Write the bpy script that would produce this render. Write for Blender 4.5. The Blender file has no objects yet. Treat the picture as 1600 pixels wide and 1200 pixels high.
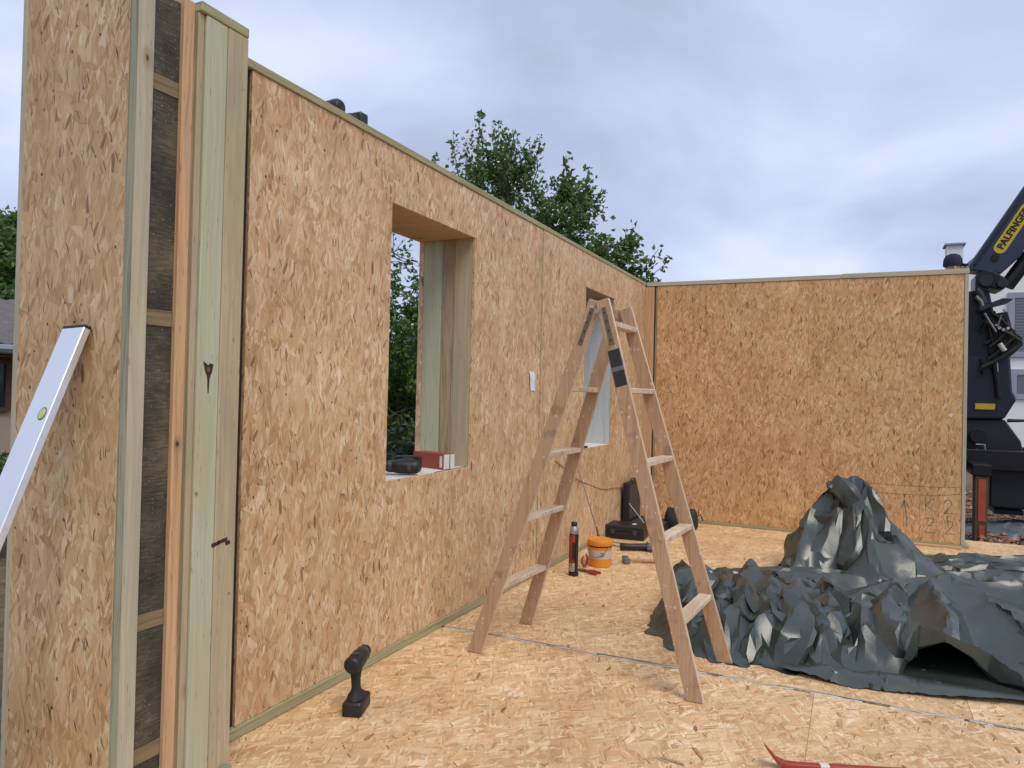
import bpy, bmesh, math, random
import numpy as np
from mathutils import Vector, Matrix, Euler

S = bpy.context.scene
COL = S.collection
R = math.radians

# ------------------------------------------------------------------ camera
cam_d = bpy.data.cameras.new("camera")
cam_d.sensor_width = 36.0
cam_d.lens = 36.0 * 1148.72 / 1600.0
cam_d.clip_start = 0.05
cam_d.clip_end = 2000.0
cam = bpy.data.objects.new("camera", cam_d)
COL.objects.link(cam)
CYAW, CPITCH, CROLL = 0.4371, 0.0122, 0.0232
_F = Vector((-math.sin(CYAW) * math.cos(CPITCH), math.cos(CYAW) * math.cos(CPITCH), math.sin(CPITCH)))
_R = Vector((math.cos(CYAW), math.sin(CYAW), 0.0))
_U = _R.cross(_F)
_R2 = math.cos(CROLL) * _R + math.sin(CROLL) * _U
_U2 = -math.sin(CROLL) * _R + math.cos(CROLL) * _U
_m = Matrix((_R2, _U2, -_F)).transposed().to_4x4()
_m.translation = Vector((2.0399, 0.0, 1.2928))
cam.matrix_world = _m
S.camera = cam

# ------------------------------------------------------------------ sky
SUN_EL, SUN_AZ = R(55), R(128)          # azimuth from +Y clockwise: the bright part of the cloud behind and right of the camera
W = bpy.data.worlds.new("World")
S.world = W
W.use_nodes = True
nt = W.node_tree
nt.nodes.clear()
def wn(t, **k):
    n = nt.nodes.new(t)
    for a, v in k.items(): setattr(n, a, v)
    return n
w_out = wn("ShaderNodeOutputWorld"); w_bg = wn("ShaderNodeBackground")
w_sky = wn("ShaderNodeTexSky", sky_type='NISHITA', sun_disc=False, sun_elevation=SUN_EL, sun_rotation=SUN_AZ,
           air_density=1.0, dust_density=2.0, ozone_density=1.0)
w_tc = wn("ShaderNodeTexCoord"); w_sep = wn("ShaderNodeSeparateXYZ")
nt.links.new(w_tc.outputs["Generated"], w_sep.inputs[0])
w_z = wn("ShaderNodeMath", operation='MAXIMUM'); w_z.inputs[1].default_value = 0.0
nt.links.new(w_sep.outputs[2], w_z.inputs[0])
w_za = wn("ShaderNodeMath", operation='ADD'); w_za.inputs[1].default_value = 0.30
nt.links.new(w_z.outputs[0], w_za.inputs[0])
w_dx = wn("ShaderNodeMath", operation='DIVIDE'); w_dy = wn("ShaderNodeMath", operation='DIVIDE')
nt.links.new(w_sep.outputs[0], w_dx.inputs[0]); nt.links.new(w_za.outputs[0], w_dx.inputs[1])
nt.links.new(w_sep.outputs[1], w_dy.inputs[0]); nt.links.new(w_za.outputs[0], w_dy.inputs[1])
w_cmb = wn("ShaderNodeCombineXYZ")
nt.links.new(w_dx.outputs[0], w_cmb.inputs[0]); nt.links.new(w_dy.outputs[0], w_cmb.inputs[1])
w_off = wn("ShaderNodeVectorMath", operation='ADD'); w_off.inputs[1].default_value = (4.6, 3.6, 0.0)
nt.links.new(w_cmb.outputs[0], w_off.inputs[0])
w_n = wn("ShaderNodeTexNoise", noise_dimensions='2D')
w_n.inputs["Scale"].default_value = 1.05; w_n.inputs["Detail"].default_value = 6.0
w_n.inputs["Roughness"].default_value = 0.48; w_n.inputs["Distortion"].default_value = 0.35
nt.links.new(w_off.outputs[0], w_n.inputs["Vector"])
w_r = wn("ShaderNodeValToRGB")
w_r.color_ramp.elements[0].position = 0.33; w_r.color_ramp.elements[0].color = (0.41, 0.47, 0.63, 1)
w_r.color_ramp.elements[1].position = 0.66; w_r.color_ramp.elements[1].color = (0.74, 0.82, 1.03, 1)
e = w_r.color_ramp.elements.new(0.5); e.color = (0.54, 0.62, 0.85, 1)
nt.links.new(w_n.outputs["Fac"], w_r.inputs[0])
w_sk = wn("ShaderNodeVectorMath", operation='SCALE'); w_sk.inputs["Scale"].default_value = 0.07
nt.links.new(w_sky.outputs[0], w_sk.inputs[0])
w_mix = wn("ShaderNodeMix", data_type='RGBA'); w_mix.inputs["Factor"].default_value = 0.86
nt.links.new(w_sk.outputs[0], w_mix.inputs["A"]); nt.links.new(w_r.outputs[0], w_mix.inputs["B"])
nt.links.new(w_mix.outputs["Result"], w_bg.inputs[0])
w_bg.inputs[1].default_value = 0.86
nt.links.new(w_bg.outputs[0], w_out.inputs[0])

sun_d = bpy.data.lights.new("sun", 'SUN')
sun_d.energy = 1.5; sun_d.angle = R(32); sun_d.color = (1.0, 0.93, 0.82)
sun = bpy.data.objects.new("sun", sun_d); COL.objects.link(sun)
sun.rotation_euler = (math.pi / 2 - SUN_EL, 0, math.pi - SUN_AZ)
sun.location = (8, -6, 14)

S.view_settings.view_transform = 'Standard'
S.view_settings.look = 'None'
S.view_settings.gamma = 1.0
S.view_settings.use_curve_mapping = False
S.view_settings.exposure = 0.42
S.render.engine = 'CYCLES'
S.cycles.max_bounces = 6
S.cycles.diffuse_bounces = 4
S.cycles.use_denoising = True

# ------------------------------------------------------------------ node helpers
class NT:
    def __init__(s, name):
        s.m = bpy.data.materials.new(name); s.m.use_nodes = True
        s.t = s.m.node_tree; s.t.nodes.clear()
        s.out = s.n("ShaderNodeOutputMaterial")
    def n(s, t, **k):
        x = s.t.nodes.new(t)
        for a, v in k.items(): setattr(x, a, v)
        return x
    def l(s, a, b): s.t.links.new(a, b)
    def put(s, sock, v):
        if hasattr(v, "default_value") or hasattr(v, "links"): s.l(v, sock)
        else: sock.default_value = v
    def math(s, op, a, b=0.0, c=None, clamp=False):
        x = s.n("ShaderNodeMath", operation=op, use_clamp=clamp)
        s.put(x.inputs[0], a); s.put(x.inputs[1], b)
        if c is not None: s.put(x.inputs[2], c)
        return x.outputs[0]
    def mix(s, f, a, b, blend='MIX'):
        x = s.n("ShaderNodeMix", data_type='RGBA', blend_type=blend)
        s.put(x.inputs["Factor"], f)
        s.put(x.inputs["A"], a if not isinstance(a, tuple) else (*a, 1)[:4]); s.put(x.inputs["B"], b if not isinstance(b, tuple) else (*b, 1)[:4])
        return x.outputs["Result"]
    def mixf(s, f, a, b):
        x = s.n("ShaderNodeMix", data_type='FLOAT')
        s.put(x.inputs["Factor"], f); s.put(x.inputs["A"], a); s.put(x.inputs["B"], b)
        return x.outputs["Result"]
    def ramp(s, f, stops, interp='LINEAR'):
        x = s.n("ShaderNodeValToRGB"); cr = x.color_ramp; cr.interpolation = interp
        while len(cr.elements) < len(stops): cr.elements.new(0.5)
        for e, (p, c) in zip(cr.elements, stops):
            e.position = p; e.color = (*c, 1) if len(c) == 3 else c
        s.put(x.inputs[0], f)
        return x.outputs[0]
    def tex(s, vec, sx, sy, ang=0.0, loc=(0, 0, 0), sz=1.0):
        x = s.n("ShaderNodeMapping", vector_type='TEXTURE')
        s.l(vec, x.inputs[0]); x.inputs["Location"].default_value = loc
        x.inputs["Rotation"].default_value = (0, 0, ang); x.inputs["Scale"].default_value = (sx, sy, sz)
        return x.outputs[0]
    def noise(s, vec, scale, detail=2.0, rough=0.5, dim='2D', dist=0.0):
        x = s.n("ShaderNodeTexNoise", noise_dimensions=dim)
        if vec is not None: s.l(vec, x.inputs["Vector"])
        x.inputs["Scale"].default_value = scale; x.inputs["Detail"].default_value = detail
        x.inputs["Roughness"].default_value = rough; x.inputs["Distortion"].default_value = dist
        return x.outputs["Fac"], x.outputs["Color"]
    def vor(s, vec, scale=1.0, dim='2D', feature='F1', metric='EUCLIDEAN', rnd=1.0):
        x = s.n("ShaderNodeTexVoronoi", voronoi_dimensions=dim, feature=feature, distance=metric)
        s.l(vec, x.inputs["Vector"]); x.inputs["Scale"].default_value = scale; x.inputs["Randomness"].default_value = rnd
        sp = s.n("ShaderNodeSeparateColor"); s.l(x.outputs["Color"], sp.inputs[0])
        return x.outputs["Distance"], sp.outputs
    def uv(s, rnd=True):
        u = s.n("ShaderNodeUVMap"); u.uv_map = "UVMap"
        if not rnd: return u.outputs[0]
        oi = s.n("ShaderNodeObjectInfo")
        m1 = s.n("ShaderNodeCombineXYZ")
        s.l(s.math('MULTIPLY', oi.outputs["Random"], 37.0), m1.inputs[0])
        s.l(s.math('MULTIPLY', oi.outputs["Random"], 91.0), m1.inputs[1])
        a = s.n("ShaderNodeVectorMath", operation='ADD')
        s.l(u.outputs[0], a.inputs[0]); s.l(m1.outputs[0], a.inputs[1])
        return a.outputs[0]
    def bsdf(s, color, rough=0.6, bump=None, bstr=0.3, bdist=0.01, metal=0.0, spec=0.5, **k):
        b = s.n("ShaderNodeBsdfPrincipled")
        s.put(b.inputs["Base Color"], (*color, 1) if isinstance(color, tuple) and len(color) == 3 else color)
        s.put(b.inputs["Roughness"], rough); b.inputs["Metallic"].default_value = metal
        b.inputs["Specular IOR Level"].default_value = spec
        for a, v in k.items(): s.put(b.inputs[a], v)
        if bump is not None:
            bp = s.n("ShaderNodeBump"); bp.inputs["Strength"].default_value = bstr; bp.inputs["Distance"].default_value = bdist
            s.l(bump, bp.inputs["Height"]); s.l(bp.outputs[0], b.inputs["Normal"])
        s.l(b.outputs[0], s.out.inputs[0])
        return b
MAT = {}
# ------------------------------------------------------------------ OSB
def osb(name, gain=(1, 1, 1), spread=1.0, dark=1.0, scuff=0.15):
    t = NT(name)
    p0 = t.uv()
    nf, nc = t.noise(p0, 16.0, 2.0, 0.6)
    sc = t.n("ShaderNodeVectorMath", operation='MULTIPLY_ADD')
    t.l(nc, sc.inputs[0]); sc.inputs[1].default_value = (0.016, 0.016, 0); t.l(p0, sc.inputs[2])
    p = sc.outputs[0]
    g1, _ = t.noise(t.tex(p, 0.0035, 0.06, 0.08), 1.0, 2.0, 0.6)
    pal = [(0.0, (0.28, 0.152, 0.070)), (0.16, (0.42, 0.250, 0.125)), (0.32, (0.535, 0.347, 0.182)), (0.52, (0.595, 0.402, 0.220)), (0.70, (0.64, 0.452, 0.262)),
           (0.84, (0.70, 0.527, 0.335)), (0.95, (0.80, 0.66, 0.47))]
    col = None; hgt = None
    layers = [(0.03, 0.046, 0.18, 0.0), (0.50, 0.034, 0.125, 0.60), (-0.55, 0.040, 0.13, 0.60), (-0.12, 0.025, 0.14, 0.58),
              (1.10, 0.026, 0.085, 0.76), (0.20, 0.008, 0.080, 0.66), (-0.4, 0.011, 0.06, 0.70)]
    for k, (ang, w, l, thr) in enumerate(layers):
        q = t.tex(p, w, l, ang * spread, loc=(k * 1.37, k * 2.11, 0))
        d, c = t.vor(q)
        tone = t.math('MULTIPLY_ADD', g1, 0.50, t.math('MULTIPLY_ADD', c[0], 0.68, -0.05))
        ck = t.ramp(tone, pal)
        ck = t.mix(t.math('MULTIPLY', t.math('GREATER_THAN', c[2], 0.72), 0.55), ck, (1.04, 0.89, 0.80), 'MULTIPLY')
        if k in (0, 3): hk = t.math('MULTIPLY_ADD', d, -0.25, t.math('MULTIPLY', c[2], 0.6))
        if col is None: col, hgt = ck, hk
        else:
            m = t.math('MULTIPLY', t.math('GREATER_THAN', c[1], thr), t.math('LESS_THAN', d, 0.55))
            rim = t.math('MULTIPLY', t.math('GREATER_THAN', d, 0.47), t.math('MULTIPLY', c[2], 0.42))  # dark flake rims: edge shadows of overlapping flakes put into the colour
            ck = t.mix(rim, ck, (0.24, 0.13, 0.06))
            col = t.mix(m, col, ck)
            if k == 3: hgt = t.mixf(m, hgt, t.math('ADD', hk, 0.25))
    for k, (ang, w, l, thr, r0, tone) in enumerate([(0.06, 0.026, 0.10, 0.972, 0.30, (0.20, 0.092, 0.042)), (-0.45, 0.022, 0.08, 0.965, 0.32, (0.28, 0.135, 0.062)),
                                              (0.42, 0.009, 0.070, 0.945, 0.26, (0.10, 0.045, 0.02)), (-0.08, 0.007, 0.08, 0.940, 0.26, (0.08, 0.038, 0.016)),
                                              (0.2, 0.018, 0.022, 0.978, 0.24, (0.045, 0.022, 0.010))]):
        q = t.tex(p, w, l, ang * spread, loc=(k * 3.3 + 5, k * 1.7, 0))
        d, c = t.vor(q)
        m = t.math('MULTIPLY', t.math('GREATER_THAN', c[1], 1 - (1 - thr) * dark), t.math('LESS_THAN', d, r0))
        m = t.math('MULTIPLY', m, t.math('MULTIPLY_ADD', c[2], 0.6, 0.35))
        col = t.mix(m, col, tone)
    bf, _ = t.noise(p0, 1.9, 3.0, 0.55)
    col = t.mix(1.0, col, t.ramp(bf, [(0.3, (0.88, 0.84, 0.80)), (0.7, (1.05, 1.06, 1.08))]), 'MULTIPLY')
    sf, _ = t.noise(p0, 5.5, 4.0, 0.65)
    col = t.mix(t.ramp(sf, [(0.60, (0, 0, 0)), (0.75, (scuff, scuff, scuff))]), col, (0.42, 0.33, 0.24))
    col = t.mix(1.0, col, gain, 'MULTIPLY')
    t.bsdf(col, 0.62, hgt, 0.38, 0.004, spec=0.35)
    MAT[name] = t.m
osb("osb_wall", (1.03, 1.04, 1.06))
osb("osb_floor", (1.15, 1.15, 1.11), spread=2.2, dark=0.55, scuff=0.40)
osb("osb_back", (1.03, 0.92, 0.78), dark=1.7)
osb("osb_nib", (0.90, 0.91, 0.88), dark=1.3, scuff=0.3)

def wood(name, a, b, knots=0.0, rough=0.62, stain=None, contrast=1.0, flecks=0.0):
    t = NT(name)
    p = t.uv()
    w_, wc = t.noise(t.tex(p, 0.10, 0.45), 1.0, 2.0, 0.5)
    sv = t.n("ShaderNodeVectorMath", operation='MULTIPLY_ADD'); t.l(wc, sv.inputs[0]); sv.inputs[1].default_value = (0.03, 0.0, 0); t.l(p, sv.inputs[2])
    p = sv.outputs[0]
    n1, _ = t.noise(t.tex(p, 0.011, 0.60), 1.0, 4.0, 0.6, dist=0.3)
    n2, _ = t.noise(t.tex(p, 0.0022, 0.16), 1.0, 3.0, 0.65)
    f = t.math('ADD', t.math('MULTIPLY', n1, 0.62 + 0.1 * contrast), t.math('MULTIPLY', n2, 0.38 + 0.1 * contrast))
    dk = tuple(x * (1 - 0.30 * contrast) for x in a)
    md = tuple((x + y) / 2 for x, y in zip(a, b)); lo_ = tuple(m_ + (x - m_) * (.35 + .65 * contrast) for x, m_ in zip(a, md)); hi_ = tuple(m_ + (x - m_) * (.35 + .65 * contrast) for x, m_ in zip(b, md))
    dk = tuple(x * (1 - 0.30 * contrast) for x in lo_)
    col = t.ramp(f, [(0.36, dk), (0.48, lo_), (0.62, hi_), (0.80, tuple(min(1, x * (1 + .10 * contrast)) for x in hi_))])
    n3, _ = t.noise(t.tex(p, 0.10, 0.6), 1.0, 4.0, 0.6)
    if stain:
        col = t.mix(t.math('MULTIPLY', t.ramp(n3, [(0.45, (0, 0, 0)), (0.66, (1, 1, 1))]), 0.65), col, stain)
    if knots > 0:
        d, c = t.vor(t.tex(p, 0.10, 0.19), 1.0)
        sel = t.math('GREATER_THAN', c[1], 1 - knots)
        m = t.math('MULTIPLY', sel, t.ramp(d, [(0.04, (1, 1, 1)), (0.24, (0, 0, 0))]))
        col = t.mix(t.math('MULTIPLY', m, 0.55), col, (0.22, 0.12, 0.055))
        m2 = t.math('MULTIPLY', sel, t.ramp(d, [(0.02, (1, 1, 1)), (0.07, (0, 0, 0))]))
        col = t.mix(m2, col, (0.07, 0.033, 0.015))
    sd, sc_ = t.vor(t.tex(p, 0.004, 0.045), 1.0)
    col = t.mix(t.math('MULTIPLY', t.math('MULTIPLY', t.math('GREATER_THAN', sc_[1], 0.975), t.math('LESS_THAN', sd, 0.3)), 0.5), col, (0.12, 0.075, 0.04))
    if flecks:
        fd, fc = t.vor(t.tex(p, 0.012, 0.022), 1.0)
        fn, _ = t.noise(p, 9.0, 3.0, 0.6)
        m = t.math('MULTIPLY', t.math('GREATER_THAN', fc[1], 1 - flecks), t.math('LESS_THAN', fd, t.math('MULTIPLY', fc[0], 0.34)))
        col = t.mix(t.math('MULTIPLY', m, 0.8), col, (0.66, 0.60, 0.54))
        col = t.mix(t.ramp(fn, [(0.60, (0, 0, 0)), (0.70, (0.5, 0.5, 0.5))]), col, tuple(x * 0.62 for x in a))
    t.bsdf(col, rough, f, 0.22, 0.002, spec=0.3)
    MAT[name] = t.m
wood("pine_green", (0.40, 0.41, 0.285), (0.52, 0.53, 0.385), 0.07, stain=(0.45, 0.40, 0.26), contrast=0.25)
wood("pine_beige", (0.38, 0.31, 0.19), (0.53, 0.445, 0.29), 0.08, stain=(0.34, 0.31, 0.20), contrast=0.25)
wood("pine_brown", (0.24, 0.175, 0.10), (0.40, 0.305, 0.185), 0.08, stain=(0.27, 0.23, 0.15))
wood("pine_orange", (0.45, 0.255, 0.13), (0.58, 0.36, 0.195), 0.08, stain=(0.50, 0.35, 0.21))
wood("pine_pale", (0.42, 0.365, 0.26), (0.55, 0.49, 0.36), 0.06, stain=(0.36, 0.35, 0.27), contrast=0.25)
wood("plate_green", (0.24, 0.24, 0.125), (0.37, 0.36, 0.20), 0.06, stain=(0.36, 0.28, 0.15))
wood("noggin_wood", (0.16, 0.115, 0.065), (0.24, 0.175, 0.10), 0.0)
wood("plate_grey", (0.20, 0.205, 0.155), (0.28, 0.28, 0.21), 0.0)
wood("ladder_paint", (0.36, 0.22, 0.125), (0.46, 0.295, 0.18), 0.0, 0.5, stain=(0.43, 0.31, 0.205), flecks=0.10)
wood("ladder_worn", (0.53, 0.40, 0.28), (0.70, 0.57, 0.43), 0.0, 0.55, stain=(0.46, 0.33, 0.22), flecks=0.06)
wood("jamb_grey", (0.44, 0.45, 0.43), (0.50, 0.51, 0.49), 0.0)
wood("sill_white", (0.62, 0.59, 0.52), (0.76, 0.73, 0.67), 0.0, stain=(0.5, 0.45, 0.36))
wood("handle_wood", (0.36, 0.19, 0.09), (0.48, 0.27, 0.14), 0.0)
wood("bark", (0.045, 0.034, 0.026), (0.11, 0.09, 0.07), 0.0, 0.85)

def plain(name, c, rough=0.5, metal=0.0, spec=0.5, var=0.12, scale=14.0, bump=0.0, **k):
    t = NT(name)
    tc = t.n("ShaderNodeTexCoord")
    n, _ = t.noise(tc.outputs["Object"], scale, 4.0, 0.6, dim='3D')
    col = t.mix(n, tuple(x * (1 - var) for x in c), tuple(min(1, x * (1 + var)) for x in c))
    rr = t.math('ADD', t.math('MULTIPLY', n, 0.25), rough - 0.12)
    t.bsdf(col, rr, n if bump else None, bump, 0.01, metal=metal, spec=spec, **k)
    MAT[name] = t.m
plain("black_plastic", (0.012, 0.012, 0.013), 0.45, var=0.3)
plain("black_rubber", (0.016, 0.016, 0.016), 0.7, var=0.3)
plain("dark_grey_plastic", (0.045, 0.046, 0.048), 0.5)
plain("steel", (0.45, 0.46, 0.47), 0.35, metal=0.9)
plain("dull_steel", (0.20, 0.20, 0.20), 0.5, metal=0.7, var=0.3)
plain("rusty_steel", (0.17, 0.13, 0.10), 0.6, metal=0.5, var=0.35, scale=60)
plain("galvanised", (0.30, 0.33, 0.34), 0.45, metal=0.5, var=0.3, scale=40)
plain("aluminium", (0.80, 0.83, 0.88), 0.33, metal=0.7, var=0.05, scale=30)
plain("aluminium_shade", (0.34, 0.35, 0.37), 0.5, metal=0.5, var=0.05)  # darker aluminium copy with the side's shade in its colour; no face uses it
plain("red_paint", (0.30, 0.035, 0.018), 0.45, var=0.2)
plain("brick_red_card", (0.30, 0.055, 0.032), 0.6, var=0.12)
plain("white_card", (0.66, 0.64, 0.60), 0.7, var=0.06)
plain("paper", (0.74, 0.76, 0.80), 0.8, var=0.04)
plain("orange_plastic", (0.72, 0.27, 0.025), 0.42, var=0.06)
plain("label_grey", (0.52, 0.47, 0.43), 0.6, var=0.1, scale=60)
plain("vial_green", (0.42, 0.55, 0.16), 0.2, var=0.05)
plain("tape_black", (0.02, 0.022, 0.024), 0.35, var=0.4)
plain("foil_green", (0.24, 0.33, 0.24), 0.3, var=0.25, scale=20)
plain("sealant_white", (0.55, 0.57, 0.58), 0.5, var=0.2, scale=60)
plain("joint_film", (0.06, 0.068, 0.07), 0.35, var=0.35, scale=25)
plain("ink", (0.12, 0.15, 0.11), 0.7, var=0.2)
plain("pencil", (0.20, 0.13, 0.08), 0.7, var=0.2)
plain("knot_dark", (0.035, 0.017, 0.010), 0.8, var=0.4, scale=60)
plain("knot_ring", (0.17, 0.085, 0.04), 0.7, var=0.4, scale=60)
plain("gap_shade", (0.02, 0.014, 0.01), 0.9)  # near-black that puts the shade inside open gaps into the colour
plain("insulation", (0.16, 0.14, 0.10), 0.95, var=0.3, scale=30)

def fibreboard():
    t = NT("dark_board")
    p = t.uv()
    n1, _ = t.noise(p, 5.0, 5.0, 0.62)
    n2, _ = t.noise(t.tex(p, 0.05, 0.006), 1.0, 3.0, 0.6)
    n3, _ = t.noise(p, 120.0, 2.0, 0.6)
    f = t.math('ADD', t.math('MULTIPLY', n1, 0.6), t.math('MULTIPLY', n2, 0.4))
    col = t.ramp(f, [(0.36, (0.035, 0.031, 0.024)), (0.52, (0.075, 0.064, 0.045)), (0.68, (0.16, 0.125, 0.078))])
    col = t.mix(t.math('MULTIPLY', t.math('GREATER_THAN', n3, 0.72), 0.7), col, (0.30, 0.28, 0.24))
    t.bsdf(col, 0.7, f, 0.4, 0.006, spec=0.3)
    MAT["dark_board"] = t.m
fibreboard()

# ------------------------------------------------------------------ mesh helpers
def box(bm, x0, x1, y0, y1, z0, z1):
    v = [bm.verts.new((x, y, z)) for x in (x0, x1) for y in (y0, y1) for z in (z0, z1)]
    for f in ((0, 1, 3, 2), (4, 6, 7, 5), (0, 4, 5, 1), (2, 3, 7, 6), (0, 2, 6, 4), (1, 5, 7, 3)):
        bm.faces.new([v[i] for i in f])
    return v
def obox(bm, c, ax, ay, az, hx, hy, hz):
    """box with centre c, axes ax ay az and half sizes"""
    c = Vector(c); ax, ay, az = Vector(ax).normalized(), Vector(ay).normalized(), Vector(az).normalized()
    v = [bm.verts.new(c + ax * (sx * hx) + ay * (sy * hy) + az * (sz * hz)) for sx in (-1, 1) for sy in (-1, 1) for sz in (-1, 1)]
    for f in ((0, 1, 3, 2), (4, 6, 7, 5), (0, 4, 5, 1), (2, 3, 7, 6), (0, 2, 6, 4), (1, 5, 7, 3)):
        bm.faces.new([v[i] for i in f])
    return v
def bar(bm, a, b, w, t, up=(0, 0, 1)):
    a, b = Vector(a), Vector(b); d = (b - a).normalized()
    s = d.cross(Vector(up)).normalized(); u = s.cross(d)
    obox(bm, (a + b) / 2, d, s, u, (b - a).length / 2, w / 2, t / 2)
def ring(bm, c, ax, ay, rx, ry, n):
    return [bm.verts.new(Vector(c) + Vector(ax) * (rx * math.cos(2 * math.pi * i / n)) + Vector(ay) * (ry * math.sin(2 * math.pi * i / n))) for i in range(n)]
def bridge(bm, r0, r1):
    n = len(r0)
    for i in range(n): bm.faces.new((r0[i], r0[(i + 1) % n], r1[(i + 1) % n], r1[i]))
def tube(bm, pts, rad, n=8, cap=True):
    pts = [Vector(p) for p in pts]
    rs = rad if isinstance(rad, (list, tuple)) else [rad] * len(pts)
    prev = None; last = None
    for i, p in enumerate(pts):
        d = (pts[min(i + 1, len(pts) - 1)] - pts[max(i - 1, 0)]).normalized()
        if last is None:
            s = d.cross(Vector((0, 0, 1)))
            if s.length < 0.1: s = d.cross(Vector((1, 0, 0)))
            s.normalize()
        else:
            s = (last - d * last.dot(d)).normalized()
        last = s
        u = d.cross(s)
        r = ring(bm, p, s, u, rs[i], rs[i], n)
        if prev: bridge(bm, prev, r)
        elif cap: bm.faces.new(r[::-1])
        prev = r
    if cap: bm.faces.new(prev)
def lathe(bm, prof, n=24, axis='Z', c=(0, 0, 0)):
    """prof: list of (radius, height) along the axis"""
    A = {'Z': (Vector((1, 0, 0)), Vector((0, 1, 0)), Vector((0, 0, 1))), 'Y': (Vector((1, 0, 0)), Vector((0, 0, -1)), Vector((0, 1, 0))),
         'X': (Vector((0, 1, 0)), Vector((0, 0, 1)), Vector((1, 0, 0)))}[axis]
    prev = None
    for i, (r, h) in enumerate(prof):
        cc = Vector(c) + A[2] * h
        rg = ring(bm, cc, A[0], A[1], max(r, 1e-4), max(r, 1e-4), n)
        if prev: bridge(bm, prev, rg)
        else: bm.faces.new(rg[::-1])
        prev = rg
    bm.faces.new(prev)
def prism(bm, poly, off):
    """poly: 3-D points of one face, off: extrusion vector"""
    a = [bm.verts.new(p) for p in poly]; b = [bm.verts.new(Vector(p) + Vector(off)) for p in poly]
    bm.faces.new(a[::-1]); bm.faces.new(b); bridge(bm, a, b)
def loft(bm, secs):
    prev = None
    for s in secs:
        r = [bm.verts.new(p) for p in s]
        if prev: bridge(bm, prev, r)
        else: bm.faces.new(r[::-1])
        prev = r
    bm.faces.new(prev)
def rrect(cx, cy, hx, hy, r, n=4):
    out = []
    for k, (sx, sy) in enumerate(((1, 1), (-1, 1), (-1, -1), (1, -1))):
        for i in range(n + 1):
            a = math.pi / 2 * (k + i / n)
            out.append((cx + sx * (hx - r) + r * math.cos(a), cy + sy * (hy - r) + r * math.sin(a)))
    return out

def finish(bm, bevel=0.0, seg=1, smooth=False, uvrot=False):
    bmesh.ops.remove_doubles(bm, verts=bm.verts[:], dist=1e-6)
    bmesh.ops.recalc_face_normals(bm, faces=bm.faces[:])
    if bevel > 0:
        ed = [e for e in bm.edges if len(e.link_faces) == 2 and e.calc_face_angle(0) > 0.6]
        bmesh.ops.bevel(bm, geom=ed, offset=bevel, segments=seg, profile=0.6, affect='EDGES', clamp_overlap=True)
    uvl = bm.loops.layers.uv.new("UVMap")
    for f in bm.faces:
        n = f.normal; ax = max(range(3), key=lambda i: abs(n[i]))
        f.smooth = smooth
        for lp in f.loops:
            c = lp.vert.co
            u, v = ((c.y, c.z), (c.x, c.z), (c.x, c.y))[ax]
            lp[uvl].uv = (v, u) if uvrot else (u, v)
def obj(name, bm, mat, parent=None, bevel=0.0, seg=1, smooth=False, angle=None, uvrot=False, loc=None, rot=None):
    finish(bm, bevel, seg, smooth, uvrot)
    me = bpy.data.meshes.new(name); bm.to_mesh(me); bm.free()
    for m in (mat if isinstance(mat, (list, tuple)) else [mat]): me.materials.append(MAT[m])
    o = bpy.data.objects.new(name, me); COL.objects.link(o)
    if smooth: me.set_sharp_from_angle(angle=R(angle or 38))
    if parent: o.parent = parent
    if loc is not None: o.location = loc
    if rot is not None: o.rotation_euler = rot
    return o
def tag(o, label, cat, group=None, kind=None):
    o["label"] = label; o["category"] = cat
    if group: o["group"] = group
    if kind: o["kind"] = kind
    return o
def thing(name, label, cat, loc=(0, 0, 0), rz=0.0, group=None, rot=None):
    o = bpy.data.objects.new(name, None); COL.objects.link(o)
    o.empty_display_size = 0.1
    o.location = loc; o.rotation_euler = rot or (0, 0, rz)
    return tag(o, label, cat, group)
def B(): return bmesh.new()
def bx(name, x0, x1, y0, y1, z0, z1, mat, parent=None, bevel=0.0, uvrot=False, seg=1):
    bm = B(); box(bm, x0, x1, y0, y1, z0, z1)
    return obj(name, bm, mat, parent, bevel, seg, uvrot=uvrot)
def sheet(plane, d0, d1, u0, u1, v0, v1, holes=()):
    """a board with rectangular cut-outs; plane 'X' (u=y,v=z) or 'Y' (u=x,v=z)"""
    bm = B()
    us = sorted({u0, u1, *[h[0] for h in holes], *[h[1] for h in holes]}); us = [u for u in us if u0 <= u <= u1]
    vs = sorted({v0, v1, *[h[2] for h in holes], *[h[3] for h in holes]}); vs = [v for v in vs if v0 <= v <= v1]
    inh = lambda u, v: any(h[0] < u < h[1] and h[2] < v < h[3] for h in holes)
    P = (lambda d, u, v: (d, u, v)) if plane == 'X' else (lambda d, u, v: (u, d, v))
    nu, nv = len(us) - 1, len(vs) - 1
    solid = [[not inh((us[i] + us[i + 1]) / 2, (vs[j] + vs[j + 1]) / 2) for j in range(nv)] for i in range(nu)]
    q = lambda pts: bm.faces.new([bm.verts.new(p) for p in pts])
    for i in range(nu):
        for j in range(nv):
            if not solid[i][j]: continue
            a, b, c, d = us[i], us[i + 1], vs[j], vs[j + 1]
            q([P(d0, a, c), P(d0, b, c), P(d0, b, d), P(d0, a, d)]); q([P(d1, a, c), P(d1, a, d), P(d1, b, d), P(d1, b, c)])
            if i == 0 or not solid[i - 1][j]: q([P(d0, a, c), P(d0, a, d), P(d1, a, d), P(d1, a, c)])
            if i == nu - 1 or not solid[i + 1][j]: q([P(d0, b, c), P(d1, b, c), P(d1, b, d), P(d0, b, d)])
            if j == 0 or not solid[i][j - 1]: q([P(d0, a, c), P(d1, a, c), P(d1, b, c), P(d0, b, c)])
            if j == nv - 1 or not solid[i][j + 1]: q([P(d0, a, d), P(d0, b, d), P(d1, b, d), P(d1, a, d)])
    return bm
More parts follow.
